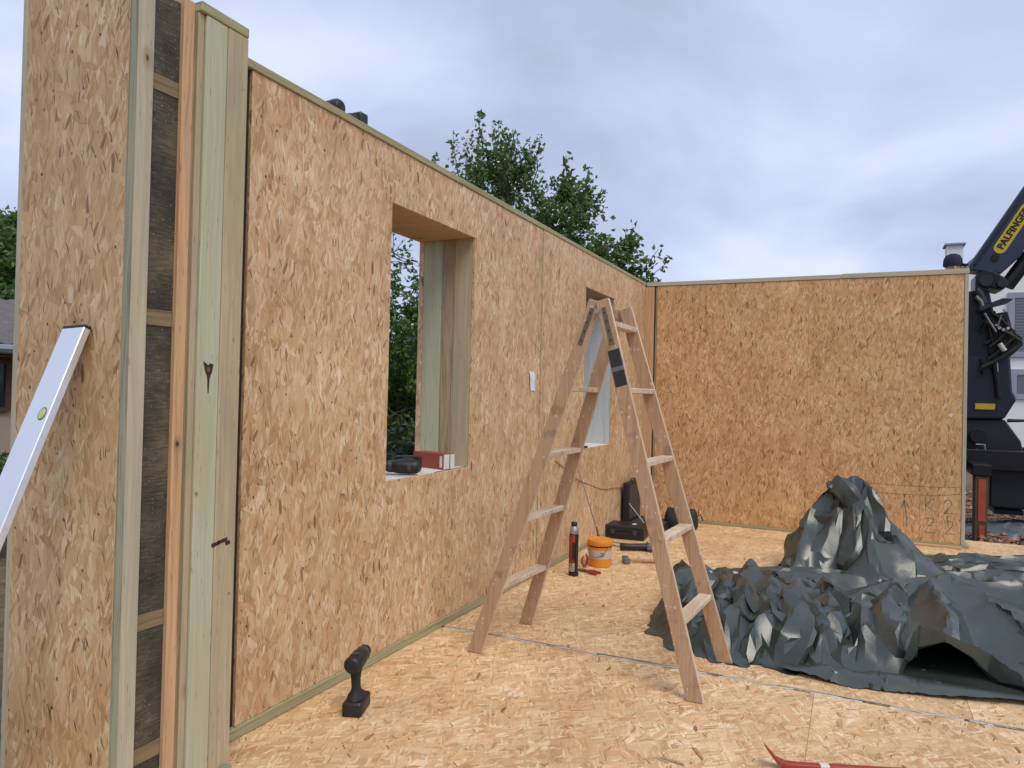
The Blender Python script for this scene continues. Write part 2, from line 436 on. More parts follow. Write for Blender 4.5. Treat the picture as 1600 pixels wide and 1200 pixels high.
# ------------------------------------------------------------------ ground and floor
H = 2.5
GZ = -0.32
def ground_mat():
    t = NT("earth")
    tc = t.n("ShaderNodeTexCoord")
    n1, _ = t.noise(tc.outputs["Object"], 0.35, 5.0, 0.6, dim='3D'); n2, _ = t.noise(tc.outputs["Object"], 9.0, 4.0, 0.65, dim='3D')
    col = t.ramp(n2, [(0.3, (0.10, 0.072, 0.05)), (0.7, (0.24, 0.175, 0.125))])
    col = t.mix(t.ramp(n1, [(0.42, (0, 0, 0)), (0.6, (1, 1, 1))]), col, (0.07, 0.085, 0.035))
    t.bsdf(col, 0.95, n2, 0.8, 0.05, spec=0.1)
    MAT["earth"] = t.m
ground_mat()
bm = B()
gs = 600
vv = [bm.verts.new(p) for p in ((-gs, -gs, GZ), (gs, -gs, GZ), (gs, gs, GZ), (-gs, gs, GZ))]
bm.faces.new(vv)
g = obj("ground", bm, "earth"); g["kind"] = "structure"; g["label"] = "bare brown earth around the building platform"

fl = bpy.data.objects.new("floor", None); COL.objects.link(fl); fl["kind"] = "structure"
fl["label"] = "pale OSB sheet floor of the house platform"
FY = 3.534
bx("platform_base", -0.37, 6.2, -1.6, 8.16, GZ, -0.021, "pine_brown", fl)
xs_n = [-0.0, 1.896, 4.4, 6.2]; 
for i in range(3):
    bx("floor_panel", xs_n[i] + (0.0006 if i else -0.0), xs_n[i + 1] - 0.0006, 1.88 if i == 0 else -1.6, FY - 0.011, -0.02, 0.0, "osb_floor", fl, 0.0012)
bx("floor_panel", 0.16, 1.8954, -1.6, 1.877, -0.02, 0.0, "osb_floor", fl, 0.0012)
bx("floor_panel", -0.36, 0.1590, -1.6, 1.42, -0.02, 0.0, "osb_floor", fl, 0.0012)
yr = [FY + 0.011, 4.775, 6.02, 7.265, 8.15]
for j in range(4):
    xs = [0.0, 2.5, 5.0, 6.2] if j % 2 == 0 else [0.0, 1.25, 3.75, 6.2]
    for i in range(3):
        bx("floor_panel", xs[i] + 0.0008, xs[i + 1] - 0.0008, yr[j] + 0.0008, yr[j + 1] - 0.0008, -0.02, 0.0, "osb_floor", fl, 0.0008)
bx("joint_film", 0.0, 6.2, FY - 0.0105, FY + 0.0105, -0.019, -0.006, "joint_film", fl)
# bead of sealant that wanders along the joint
rng = random.Random(3)
bm = B(); x = 0.02
while x < 6.1:
    L = rng.uniform(0.08, 0.5)
    pts = [(x + L * k / 6, FY - 0.007 + rng.uniform(-.004, .004), 0.0005 + rng.uniform(-.001, .0015)) for k in range(7)]
    tube(bm, pts, [rng.uniform(.0015, .0052) for _ in pts], 6)
    x += L + rng.uniform(0.0, 0.12)
obj("sealant_bead", bm, "sealant_white", fl, smooth=True)
bm = B(); x = 0.02
while x < 6.1:
    L = rng.uniform(0.3, 0.9)
    pts = [(x + L * k / 6, FY + 0.012 + rng.uniform(-.003, .004), 0.0012) for k in range(7)]
    tube(bm, pts, [rng.uniform(.001, .0028) for _ in pts], 5)
    x += L + rng.uniform(0.0, 0.3)
obj("sealant_bead", bm, "galvanised", fl, smooth=True)

# ------------------------------------------------------------------ long left wall
Y0, YD, TH = 1.885, 7.66, 0.37
W1 = (2.956, 3.814, 0.853, 2.200)
W2 = (5.770, 6.561, 0.843, 2.188)
lw = thing("timber_wall", "long OSB-clad timber wall with two window openings on the left", "wall", (0, 0, 0)); lw["kind"] = "thing"
bm = sheet('X', -0.352, -0.020, Y0, 8.05, 0.03, H - 0.05, [(a - .03, b + .03, c - .03, d + .03) for a, b, c, d in (W1, W2)])
obj("wall_core", bm, "insulation", lw)
def osb_panel(y0, y1, holes=(), x0=-0.018, x1=0.0, z0=0.047, z1=H - 0.034, m="osb_wall"):
    hs = [(max(a, y0), min(b, y1), c, d) for a, b, c, d in holes if a < y1 and b > y0]
    return obj("osb_panel", sheet('X', x0, x1, y0, y1, z0, z1, hs), m, lw, 0.001)
osb_panel(2.036, 3.5590, [W1]); osb_panel(3.5618, 4.826, [W1]); osb_panel(4.846, 6.075, [W2], x1=0.003); osb_panel(6.0765, YD - 0.002, [W2], x1=0.003)
for (a, b) in ((Y0, 3.2), (3.202, 5.7), (5.702, 8.05)):
    osb_panel(a, b, [W1, W2], x0=-TH - 0.016, x1=-0.353, z0=-0.1, m="osb_wall")
bx("joint_batten", -0.018, -0.002, 4.8265, 4.8395, 0.047, H - 0.034, "plate_green", lw)
bx("sill_plate", -0.352, 0.006, Y0, YD, 0.001, 0.046, "plate_green", lw, 0.003, uvrot=True)
bx("top_plate", -TH, 0.008, Y0 - 0.02, 5.2, H - 0.033, H, "plate_green", lw, 0.003, uvrot=True)
bx("top_plate", -TH, 0.008, 5.203, 8.05, H - 0.033, H - 0.002, "plate_green", lw, 0.003, uvrot=True)
def window_lining(w, jambs, soffit, sill):
    a, b, c, d = w
    for (x0, x1, m) in jambs:
        bx("jamb_board", x0 + .0008, x1 - .0008, b - 0.0, b + 0.027, c, d, m, lw, 0.0015)
        bx("jamb_board", x0 + .0008, x1 - .0008, a - 0.027, a + 0.0, c, d, m, lw, 0.0015)
    for (x0, x1) in ((-0.352, -0.19), (-0.188, -0.0195)):
        bx("lintel_board", x0, x1, a - .026, b + .026, d + 0.001, d + 0.028, soffit, lw, 0.0015, uvrot=True)
        bx("sill_board", x0, x1, a - .026, b + .026, c - 0.028, c - 0.001, sill, lw, 0.0015, uvrot=True)
window_lining(W1, ((-0.352, -0.222, "pine_green"), (-0.222, -0.134, "pine_brown"), (-0.134, -0.0195, "pine_beige")), "pine_orange", "sill_white")
window_lining(W2, ((-0.352, -0.0195, "jamb_grey"),), "pine_brown", "sill_white")
bx("sill_gap", -0.03, -0.0185, 3.45, 3.80, W1[2] - 0.0009, W1[2] + 0.0006, "gap_shade", lw)  # dark strip on the sill, the board gap's shade as its colour

# ------------------------------------------------------------------ back wall
bw = thing("timber_wall", "OSB-clad timber wall closing the far end of the room", "wall", (0, 0, 0)); bw["kind"] = "thing"
XR = 2.945
bx("wall_core", 0.02, XR - 0.02, YD + 0.04, YD + 0.36, 0.03, H - 0.05, "insulation", bw)
def bpanel(x0, x1):
    obj("osb_panel", sheet('Y', YD + 0.02, YD + 0.038, x0, x1, 0.03, H - 0.045), "osb_back", bw, 0.001)
for a, b in ((0.128, 1.6158), (1.6170, 2.5874), (2.5886, XR - 0.032)): bpanel(a, b)
bx("osb_panel", 0.0, XR, YD + 0.362, YD + 0.38, -0.1, H - 0.05, "osb_back", bw)
bx("corner_stud", 0.004, 0.098, YD - 0.012, YD + 0.04, 0.03, H - 0.054, "pine_orange", bw, 0.002)
bx("corner_batten_or_shade", 0.099, 0.107, YD + 0.012, YD + 0.04, 0.03, H - 0.045, "gap_shade", bw)  # dark strip painting the shaded corner gap, no timber here
bx("corner_batten_or_shade", 0.109, 0.127, YD + 0.024, YD + 0.04, 0.03, H - 0.055, "pine_brown", bw)
bx("end_stud", XR - 0.030, XR, YD + 0.014, YD + 0.36, 0.03, H - 0.045, "pine_pale", bw, 0.002)
bx("top_plate", 0.012, 1.9, YD + 0.012, YD + 0.37, H - 0.042, H - 0.001, "pine_pale", bw, 0.003, uvrot=True)
bx("top_plate", 1.902, XR + 0.004, YD + 0.010, YD + 0.37, H - 0.042, H + 0.004, "pine_pale", bw, 0.003, uvrot=True)
bx("sill_plate", 0.008, XR + 0.03, YD + 0.006, YD + 0.36, 0.001, 0.029, "plate_green", bw, 0.002, uvrot=True)
bx("floor_lath", 1.95, XR - 0.03, YD - 0.06, YD + 0.0055, 0.001, 0.016, "pine_orange", bw, 0.002, uvrot=True)
# builder's pencil and ink marks
YM = YD + 0.0195
def stroke(name, pts, r, mat):
    bm = B()
    for (a, b) in zip(pts[:-1], pts[1:]):
        bar(bm, (a[0], YM, a[1]), (b[0], YM, b[1]), 0.0012, r * 2, up=(0, 0, 1) if abs(a[0] - b[0]) > abs(a[1] - b[1]) else (1, 0, 0))
    return obj(name, bm, mat, bw)
stroke("pencil_line", [(2.02, .525), (2.35, .524), (2.7, .528), (2.91, .54)], .0018, "pencil")
stroke("pencil_line", [(2.05, .445), (2.4, .444), (2.7, .45), (2.91, .48)], .0018, "pencil")
stroke("pencil_line", [(2.46, .15), (2.462, .44)], .0015, "ink")
stroke("ink_arrow", [(2.488, .15), (2.480, .27), (2.464, .388)], .003, "ink")
stroke("ink_arrow", [(2.438, .315), (2.464, .39), (2.502, .322)], .003, "ink")
def glyph(ch, x, z, s):
    G = {'K': [[(0, 0), (0, 1)], [(.55, 1), (0, .45), (.6, 0)]],
         '2': [[(0, .8), (.2, 1), (.5, .92), (.5, .65), (0, 0), (.65, .03)]],
         'Z': [[(0, 1), (.6, 1), (0, 0), (.7, 0)], [(.1, .5), (.5, .5)]], '.': [[(.0, .2), (.06, .24)]]}[ch]
    for g_ in G: stroke("ink_letter", [(x + a * s, z + b * s) for a, b in g_], .0024, "ink")
glyph('K', 2.635, .305, .125); glyph('2', 2.78, .30, .12)
glyph('Z', 2.63, .115, .125); glyph('2', 2.79, .115, .12); glyph('.', 2.89, .115, .1)
bm = B(); obox(bm, (2.822, YM - .002, 1.185), (1, 0, -.6), (0, 1, 0), (.6, 0, 1), .011, .002, .016)
obj("paint_fleck", bm, "white_card", bw)

# ------------------------------------------------------------------ corner stub of the front wall
NX0, NX1, NY0, NY1, NH = -0.366, 0.148, 1.427, 1.868, 2.505
nb = thing("timber_wall", "open-ended corner stub of front wall showing studs and dark board", "wall", (0, 0, 0)); nb["kind"] = "thing"
bx("osb_panel", NX0 + 0.030, NX1 - 0.012, NY0, NY0 + 0.018, GZ + .03, NH, "osb_nib", nb, 0.001)
bx("edge_batten", NX0, NX0 + 0.029, NY0 + 0.003, NY0 + 0.05, GZ + .03, NH, "pine_pale", nb, 0.002)
bx("stud_or_shade", NX1 - 0.22, NX1 - 0.013, NY0 + 0.0185, NY0 + 0.035, GZ, NH - .02, "gap_shade", nb)  # dark slab painting the shaded slit behind the panel edge, not timber
bx("stud_or_shade", NX1 - 0.10, NX1 - 0.004, NY0 + 0.010 + .012, NY0 + 0.078, GZ, NH - .03, "pine_pale", nb, 0.003)
bx("edge_strip", NX1 - 0.0115, NX1 - 0.005, NY0 + 0.0005, NY0 + 0.0215, GZ, NH - .03, "plate_grey", nb)
bx("fibreboard", NX1 - 0.10, NX1 - 0.020, NY0 + 0.079, NY0 + 0.20, GZ, NH - .03, "dark_board", nb)
for z in (2.20, 1.495, 0.585, 0.19):
    bx("noggin", NX1 - 0.0195, NX1 - 0.0165, NY0 + 0.079, NY0 + 0.178, z - .024, z + .024, "noggin_wood", nb, 0.002, uvrot=True)
bx("stud_or_shade", NX1 - 0.10, NX1 - 0.002, NY0 + 0.179, NY0 + 0.219, GZ, NH - .01, "pine_orange", nb, 0.004)
bx("stud_or_shade", NX1 - 0.10, NX1 - 0.022, NY0 + 0.220, NY0 + 0.240, GZ, NH - .02, "pine_brown", nb)
bx("stud_or_shade", NX1 - 0.10, NX1 - 0.012, NY0 + 0.2405, NY0 + 0.264, GZ, NH - .026, "pine_beige", nb, 0.002)
bx("stud_or_shade", NX1 - 0.10, NX1 - 0.002, NY0 + 0.265, NY0 + 0.352, GZ, NH - .026, "pine_green", nb, 0.003)
bx("stud_or_shade", NX1 - 0.10, NX1, NY0 + 0.353, NY1, GZ, NH - .027, "pine_beige", nb, 0.003)
bx("top_plate", NX1 - 0.11, NX1 + 0.001, NY0 + 0.241, NY1 + .001, NH - .025, NH + .008, "plate_green", nb, 0.003, uvrot=True)
bx("wall_core", NX0 + 0.03, NX1 - 0.105, NY0 + 0.036, NY1 - 0.002, GZ, NH - .04, "insulation", nb)
bx("corner_batten_or_shade", -0.030, -0.012, NY1 + .001, 2.0345, 0.047, H - .036, "gap_shade", nb)  # dark filler behind the opening, gap shade put into its colour
# knot with a drying crack, nail marks
bm = B()
kz, ky = 1.345, 1.735
pts = [(ky - .021, kz + .026), (ky - .010, kz + .020), (ky - .002, kz + .014), (ky + .006, kz + .021), (ky + .019, kz + .018), (ky + .014, kz - .006), (ky + .005, kz - .026), (ky + .0022, kz - .075), (ky - .0006, kz - .075), (ky - .004, kz - .024), (ky - .015, kz)]
prism(bm, [(NX1 - .0025, y, z) for y, z in pts], (0.0022, 0, 0))
obj("knot", bm, "knot_dark", nb)
bm = B()
pts = [(ky + .006 * math.cos(a) - .001, kz + .001 + .009 * math.sin(a)) for a in [2 * math.pi * i / 10 for i in range(10)]]
prism(bm, [(NX1 - .0025, y, z) for y, z in pts], (0.0027, 0, 0))
obj("knot", bm, "knot_ring", nb)
bm = B()
for (dy, dz, w) in ((-.03, 0, .03), (0, .006, .04), (.022, -.004, .02)):
    obox(bm, (NX1 + .0004, 1.812 + dy, .775 + dz), (0, 1, .15), (1, 0, 0), (0, -.15, 1), w / 2, .0008, .006)
obj("knot", bm, "knot_dark", nb)
for (y, z) in ((1.845, 2.30), (1.835, 1.45), (1.845, .60), (1.70, .95)):
    bm = B(); obox(bm, (NX1 + .0003, y, z), (0, 1, 0), (1, 0, 0), (0, 0, 1), .004, .0012, .004)
    obj("screw_head", bm, "steel", nb)
bm = B(); prism(bm, [(NX1 + .002, 1.78, -.10), (NX1 + .002, 1.872, -.10), (NX1 + .008, 1.870, .02), (NX1 + .006, 1.83, .035), (NX1 + .004, 1.80, .012)], (.0015, 0, 0))
obj("membrane_flap", bm, "foil_green", nb)
# ------------------------------------------------------------------ stepladder
lad = thing("stepladder", "brown painted wooden A-frame stepladder standing astride the floor joint", "ladder", (0, 0, 0))
APX, APZ = 0.925, 1.715
def rail(foot, top, side):
    f, t = Vector(foot), Vector(top)
    d = (t - f).normalized(); wide = d.cross(Vector((0, 1, 0))).normalized(); th = wide.cross(d).normalized()
    t = t + d * 0.03
    bm = B()
    w, h = 0.0385, 0.0125
    a = [f + wide * sx * w + th * sy * h for sx, sy in ((-1, -1), (1, -1), (1, 1), (-1, 1))]
    for v in a: v.z = 0.001 if v.z < 0.03 else v.z
    b = [t + wide * sx * w * 0.85 + th * sy * h for sx, sy in ((-1, -1), (1, -1), (1, 1), (-1, 1))]
    # foot cut level with the floor
    for i, v in enumerate(a):
        k = (0.001 - v.z) / d.z; a[i] = v + d * k
    loft(bm, [a, b])
    o = obj("rail", bm, ["ladder_paint", "ladder_worn"], lad, 0.003)
    for p_ in o.data.polygons:
        if abs(p_.normal.dot(wide)) > 0.8: p_.material_index = 1
    return f, t, d, wide, th
A_ = rail((0.345, 3.262, 0), (APX - 0.025, 3.345, APZ), -1)
B_ = rail((0.385, 3.800, 0), (APX - 0.030, 3.715, APZ), -1)
C_ = rail((1.445, 3.185, 0), (APX + 0.030, 3.330, APZ), 1)
D_ = rail((1.482, 3.722, 0), (APX + 0.035, 3.702, APZ), 1)
def at_z(r, z): return r[0] + (r[1] - r[0]) * ((z - r[0].z) / (r[1].z - r[0].z))
rng = random.Random(8)
for (ra, rb, zs) in ((A_, B_, (0.335, 0.675, 0.995, 1.318)), (C_, D_, (0.313, 0.649, 0.983, 1.316, 1.63))):
    for z in zs:
        a, b = at_z(ra, z), at_z(rb, z)
        bm = B()
        d = (b - a).normalized(); s = ra[3]; u = s.cross(d).normalized()
        obox(bm, (a + b) / 2, d, Vector((1, 0, 0.0)), Vector((0, 0, 1)), (b - a).length / 2 - 0.010, 0.031, 0.0125)
        obj("rung", bm, "ladder_worn", lad, 0.003)
# hinge straps, bolts and the taped splice
for r, m in ((A_, "rusty_steel"), (C_, "rusty_steel"), (B_, "rusty_steel"), (D_, "rusty_steel")):
    near = r in (A_, C_)
    a, b = at_z(r, 1.53), at_z(r, 1.705)
    n = r[4] * (-1 if r[4].y > 0 else 1)
    if not near: n = -n
    bm = B(); obox(bm, (a + b) / 2 + n * 0.0140, (b - a), r[3], r[4], (b - a).length / 2, 0.0105, 0.0016)
    h = obj("hinge_strap", bm, m, lad, 0.0006)
    for k in range(4):
        bm = B(); q = a + (b - a) * (0.12 + 0.25 * k) + n * 0.0158
        lathe(bm, [(0.004, 0.0), (0.004, 0.0016), (0.002, 0.0024)], 8, 'Y')
        o = obj("screw_head", bm, "knot_dark", h); o.location = q - Vector((0, 0.002, 0)) * (1 if near else -1)
for yy, s in ((3.318, -1), (3.728, 1)):
    bm = B(); lathe(bm, [(0.013, 0.0), (0.013, 0.008), (0.008, 0.012)], 12, 'Y')
    o = obj("hinge_pin", bm, "steel", lad, smooth=True); o.location = (APX + 0.003, yy - (0.012 if s < 0 else 0), APZ - 0.025)
a, b = at_z(C_, 1.335), at_z(C_, 1.505)
bm = B(); obox(bm, (a + b) / 2, (b - a), C_[3], C_[4], (b - a).length / 2, 0.0290, 0.0142)
obj("tape_wrap", bm, "tape_black", lad, 0.002)
a2, b2 = at_z(C_, 1.405), at_z(C_, 1.425)
bm = B(); obox(bm, (a2 + b2) / 2, (b2 - a2), C_[3], C_[4], (b2 - a2).length / 2, 0.0285, 0.0149)
obj("tape_wrap", bm, "dull_steel", lad, 0.001)

# ------------------------------------------------------------------ cordless drills
def drill(label, M4):
    e = thing("cordless_drill", label, "drill", group="cordless drills")
    e.matrix_world = M4
    bm = B()
    sec = lambda hx, y0, y1, z, r: [Vector((x, y, z)) for x, y in rrect(0, (y0 + y1) / 2, hx, (y1 - y0) / 2, r)]
    loft(bm, [sec(.037, -.072, .066, 0, .008), sec(.041, -.076, .070, .006, .010), sec(.041, -.076, .070, .050, .010), sec(.036, -.070, .062, .058, .010)])
    bt = obj("battery", bm, "black_plastic", e, smooth=True, angle=30)
    bm = B(); box(bm, .0405, .0425, -.045, .030, .016, .040); obj("battery_label", bm, "dark_grey_plastic", bt, .0008)
    bm = B(); box(bm, -.020, .020, .0685, .0735, .030, .048); obj("release_button", bm, "red_paint", bt, .002)
    bm = B()
    def el(rx, ry, yc, z, n=14): return [Vector((rx * math.cos(2 * math.pi * i / n), yc + ry * math.sin(2 * math.pi * i / n), z)) for i in range(n)]
    loft(bm, [el(.037, .062, -.004, .0585), el(.035, .055, -.006, .070), el(.022, .034, -.012, .085), el(.018, .027, -.016, .105), el(.0185, .028, -.020, .135), el(.021, .032, -.022, .160), el(.026, .040, -.018, .185)])
    obj("handle", bm, "black_rubber", e, smooth=True, angle=50)
    bm = B()
    lathe(bm, [(.020, -.088), (.028, -.086), (.034, -.078), (.036, -.060), (.0365, -.020), (.036, .020), (.033, .040), (.031, .052)], 26, 'Y', (0, 0, .212))
    bd = obj("motor_housing", bm, "black_plastic", e, smooth=True, angle=40)
    for s in (-1, 1):
        for k in range(4):
            bm = B(); box(bm, s * .034, s * .0372, -.070 + k * .010, -.0655 + k * .010, .200, .226)
            obj("vent_slot", bm, "dark_grey_plastic", bd, .0005)
    bm = B(); lathe(bm, [(.030, .053), (.032, .056), (.032, .074), (.030, .077)], 24, 'Y', (0, 0, .212)); obj("clutch_ring", bm, "dark_grey_plastic", e, smooth=True)
    bm = B(); lathe(bm, [(.026, .078), (.0275, .082), (.0275, .104), (.022, .118), (.013, .128), (.009, .130)], 22, 'Y', (0, 0, .212)); obj("chuck", bm, "black_plastic", e, smooth=True)
    bm = B(); lathe(bm, [(.004, .130), (.004, .150), (.002, .156)], 8, 'Y', (0, 0, .212)); obj("drill_bit", bm, "steel", e, smooth=True)
    bm = B(); box(bm, -.009, .009, .004, .026, .150, .178); obj("trigger", bm, "dark_grey_plastic", e, .004)
    bm = B(); box(bm, -.014, .014, -.050, -.030, .246, .253); obj("gear_switch", bm, "dark_grey_plastic", bd, .002)
    return e
k = 0.96
drill("black cordless drill standing upright on its battery on the floor", Matrix.Translation((0.238, 2.448, 0.0005)) @ Matrix.Rotation(R(20), 4, 'Z') @ Matrix.Scale(k, 4))
def frame(X, Y, Z, o):
    m = Matrix((Vector(X).normalized(), Vector(Y).normalized(), Vector(Z).normalized())).transposed().to_4x4(); m.translation = Vector(o); return m
drill("black cordless drill lying on its side on the near window sill", frame((0, 0, 1), (-.906, -.423, 0), (.423, -.906, 0), (-.185, 3.435, W1[2] + .043)))
drill("black cordless drill lying on top of the long wall against the sky", frame((0, 0, 1), (-1, 0, 0), (0, -1, 0), (-.130, 2.82, H + .043)))

# ------------------------------------------------------------------ aluminium straightedge
LP, LQ = Vector((-.0275, 1.408, 1.4535)), Vector((0.0485, 0.80, 0.006))
d = (LP - LQ).normalized(); wx = Vector((1, 0, 0)); wx = (wx - d * wx.dot(d)).normalized(); nn = wx.cross(d).normalized()
if nn.y > 0: nn = -nn
sl = thing("straightedge_level", "bright aluminium straightedge leaning on the corner stub at the left edge", "level", LQ)
hw, ht = 0.048, 0.011
ctr = (LP + LQ) / 2 - LQ
bm = B(); obox(bm, ctr, d, wx, nn, (LP - LQ).length / 2 - .004, hw, ht)
obj("beam", bm, ["aluminium", "aluminium_shade"], sl, .002)
bm = B(); obox(bm, LP - LQ, d, wx, nn, .004, hw, ht); obj("end_cap", bm, "black_plastic", sl, .001)
bm = B(); obox(bm, Vector((0, 0, 0)), d, wx, nn, .004, hw, ht); obj("end_cap", bm, "black_plastic", sl, .001)
vc = LP - LQ - d * .275 + wx * .022 + nn * (ht - .0005)
bm = B(); r0 = ring(bm, vc, wx, d, .016, .020, 20); r1 = ring(bm, vc + nn * .0022, wx, d, .015, .019, 20); bridge(bm, r0, r1); bm.faces.new(r1); bm.faces.new(r0[::-1])
vw = obj("vial_window", bm, "dull_steel", sl)
bm = B(); r0 = ring(bm, vc + nn * .0018, wx, d, .0125, .0165, 20); r1 = ring(bm, vc + nn * .0034, wx, d, .011, .015, 20); bridge(bm, r0, r1); bm.faces.new(r1); bm.faces.new(r0[::-1])
obj("vial", bm, "vial_green", vw, smooth=True)

# ------------------------------------------------------------------ things on the window sills and wall
def carton(label, c, ax, L, Wd, Hh, endcol=True):
    ax = Vector(ax).normalized(); ay = Vector((-ax.y, ax.x, 0))
    e = thing("carton", label, "box", c)
    if abs(ax.z) > .5: ax, ay = Vector((1, 0, 0)), Vector((0, 1, 0))
    bm = B(); obox(bm, (0, 0, Hh / 2), ax, ay, (0, 0, 1), L / 2, Wd / 2, Hh / 2)
    obj("sleeve", bm, "brick_red_card", e, .001)
    if endcol:
        for s in (-1, 1):
            bm = B(); obox(bm, ax * (s * (L / 2 + .0012)) + Vector((0, 0, Hh / 2)), ax, ay, (0, 0, 1), .0015, Wd / 2 - .003, Hh / 2 - .003)
            fp = obj("end_flap", bm, "white_card", e)
            bm = B(); obox(bm, ax * (s * (L / 2 + .0034)) + ay * .004 + Vector((0, 0, Hh / 2)), ax, ay, (0, 0, 1), .0008, .0025, Hh / 2 - .004)
            obj("flap_seam", bm, "dark_grey_plastic", fp)
            bm = B(); obox(bm, ax * (s * (L / 2 - .02)) - ay * (Wd / 2 + .0006) + Vector((0, 0, Hh / 2)), ax, ay, (0, 0, 1), .010, .0006, Hh / 2 - .012)
            obj("printed_label", bm, "white_card" if s > 0 else "red_paint", e)
    return e
carton("brick-red carton with white end flap lying on the near window sill", (-.155, 3.655, W1[2]), (.95, -.30, 0), .26, .085, .088)
bm = B(); box(bm, -.045, .045, -.024, .024, 0, .188)
e = thing("carton", "brick-red carton standing upright at the near window jamb", "box", (-.085, 2.985, W1[2]))
obj("sleeve", bm, "brick_red_card", e, .001)
bm = B(); box(bm, -.042, .042, -.021, .021, .1885, .190); obj("end_flap", bm, "white_card", e)
e = thing("dark_gap_strip", "black knife shape standing for the dark gap at the far window sill edge", "knife", (-.02, 5.86, W2[2]))  # knife shape added to stand for the dark gap on the sill
bm = B(); loft(bm, [[Vector((x, y, z)) for x, z in rrect(0, .009, .011, .008, .004)] for y in (-.075, -.02, .03, .07)]); obj("knife_handle", bm, "black_plastic", e, smooth=True)
bm = B(); prism(bm, [(-.001, .07, .003), (-.001, .10, .003), (-.001, .088, .015), (-.001, .07, .015)], (.002, 0, 0)); obj("blade", bm, "steel", e)
# curled sheet of paper
bm = B(); n = 8; rows = []
for j in range(n + 1):
    t_ = j / n; z = 1.445 - .132 * t_
    off = .003 + .012 * max(0, t_ - .55) ** 1.2 + .004 * math.sin(t_ * 5)
    sh = .020 * t_
    rows.append([bm.verts.new((off + .010 * abs(u - .5) * t_, 4.635 + sh + .082 * u + (.006 * math.sin(6 * t_) if u > .5 else 0), z)) for u in (0, .25, .5, .75, 1)])
for j in range(n):
    for i in range(4): bm.faces.new((rows[j][i], rows[j][i + 1], rows[j + 1][i + 1], rows[j + 1][i]))
e = thing("paper_note", "small curled white paper note stapled to the long wall by the joint", "note", (0, 0, 0))
obj("sheet", bm, "paper", e, smooth=True)
bm = B(); box(bm, .001, .0055, 4.668, 4.682, 1.436, 1.4375); obj("staple", bm, "steel", e)
# thin cord hanging on the wall
pts = []
for i in range(25):
    t_ = i / 24; y = 5.15 + 1.78 * t_
    z = .79 - .62 * t_ + .24 * t_ * t_ - .035 * math.sin(math.pi * t_) + .006 * math.sin(17 * t_)
    pts.append((.008 + .004 * math.sin(9 * t_), y, z))
bm = B(); tube(bm, pts, .0028, 6); o = obj("cord", bm, "pencil", smooth=True); tag(o, "thin dark cord sagging along the long wall behind the ladder", "cord")

# ------------------------------------------------------------------ tools on the floor by the far corner
e = thing("bucket", "orange plastic bucket with pale label band on the floor", "bucket", (0.305, 5.36, 0.0005))
bm = B(); lathe(bm, [(.078, 0), (.082, .004), (.090, .150), (.0915, .156), (.088, .156), (.080, .02)], 36); obj("pail", bm, "orange_plastic", e, smooth=True)
bm = B(); r = [(.0845, .062), (.0853, .062), (.0892, .128), (.0884, .128)]; lathe(bm, [(.0858, .064), (.0902, .126)], 36); obj("label_band", bm, "label_grey", e, smooth=True)
for (h0, w0, a0) in ((.110, .09, 0), (.098, .07, .1), (.086, .10, -.05)):
    bm = B()
    for kx in range(7):
        an = R(-62) + a0 + (kx - 3) * w0 / 2.2
        if kx in (2, 5): continue
        rr = .0862 + (h0 - .064) * .07 + .0006
        obox(bm, (rr * math.cos(an), rr * math.sin(an), h0), (-math.sin(an), math.cos(an), 0), (math.cos(an), math.sin(an), 0), (0, 0, 1), .005, .0004, .0022)
    o = obj("print_line", bm, "pencil", e); o["kind"] = "stuff"
bm = B(); lathe(bm, [(.0915, .150), (.0925, .152), (.0925, .158), (.0915, .159)], 36); obj("seal_ring", bm, "black_plastic", e, smooth=True)
bm = B(); lathe(bm, [(.0945, .160), (.097, .164), (.097, .196), (.094, .202), (.086, .202), (.084, .198), (.01, .198)], 36); obj("lid", bm, "orange_plastic", e, smooth=True)
bm = B(); tube(bm, [(.097 * math.cos(a), .097 * math.sin(a), .178 - .10 * math.sin((a - R(190)) / R(150) * math.pi)) for a in [R(190 + 150 * i / 14) for i in range(15)]], .0022, 6); obj("bail_handle", bm, "dull_steel", e, smooth=True)

e = thing("caulking_gun", "red and black caulking gun stood upright beside the orange bucket", "caulking gun", (0.235, 4.968, 0.0005), R(-25))
bm = B(); box(bm, -.030, .036, -.024, .024, 0, .030); obj("front_plate", bm, "black_plastic", e, .006)
bm = B(); lathe(bm, [(.026, .031), (.029, .036), (.029, .085), (.0265, .09)], 20); obj("nozzle_collar", bm, "steel", e, smooth=True)
bm = B(); lathe(bm, [(.0265, .091), (.0265, .285), (.024, .290)], 20); c_ = obj("cartridge", bm, "red_paint", e, smooth=True)
bm = B(); lathe(bm, [(.0268, .150), (.0268, .235)], 20); obj("cartridge_label", bm, "brick_red_card", c_, smooth=True)
for s, m in ((-1, "black_plastic"), (1, "black_plastic")):
    bm = B(); box(bm, s * .031 - .006, s * .031 + .006, -.012, .012, .031, .300); obj("cradle_rail", bm, m, e, .003)
bm = B(); box(bm, .012, .034, -.030, -.018, .12, .24); obj("grip", bm, "black_rubber", e, .004)
bm = B(); lathe(bm, [(.031, .300), (.033, .306), (.030, .330), (.020, .352)], 20); obj("rear_cap", bm, "steel", e, smooth=True)
bm = B(); lathe(bm, [(.014, .352), (.022, .356), (.022, .376), (.018, .382)], 16); obj("knob", bm, "black_plastic", e, smooth=True)

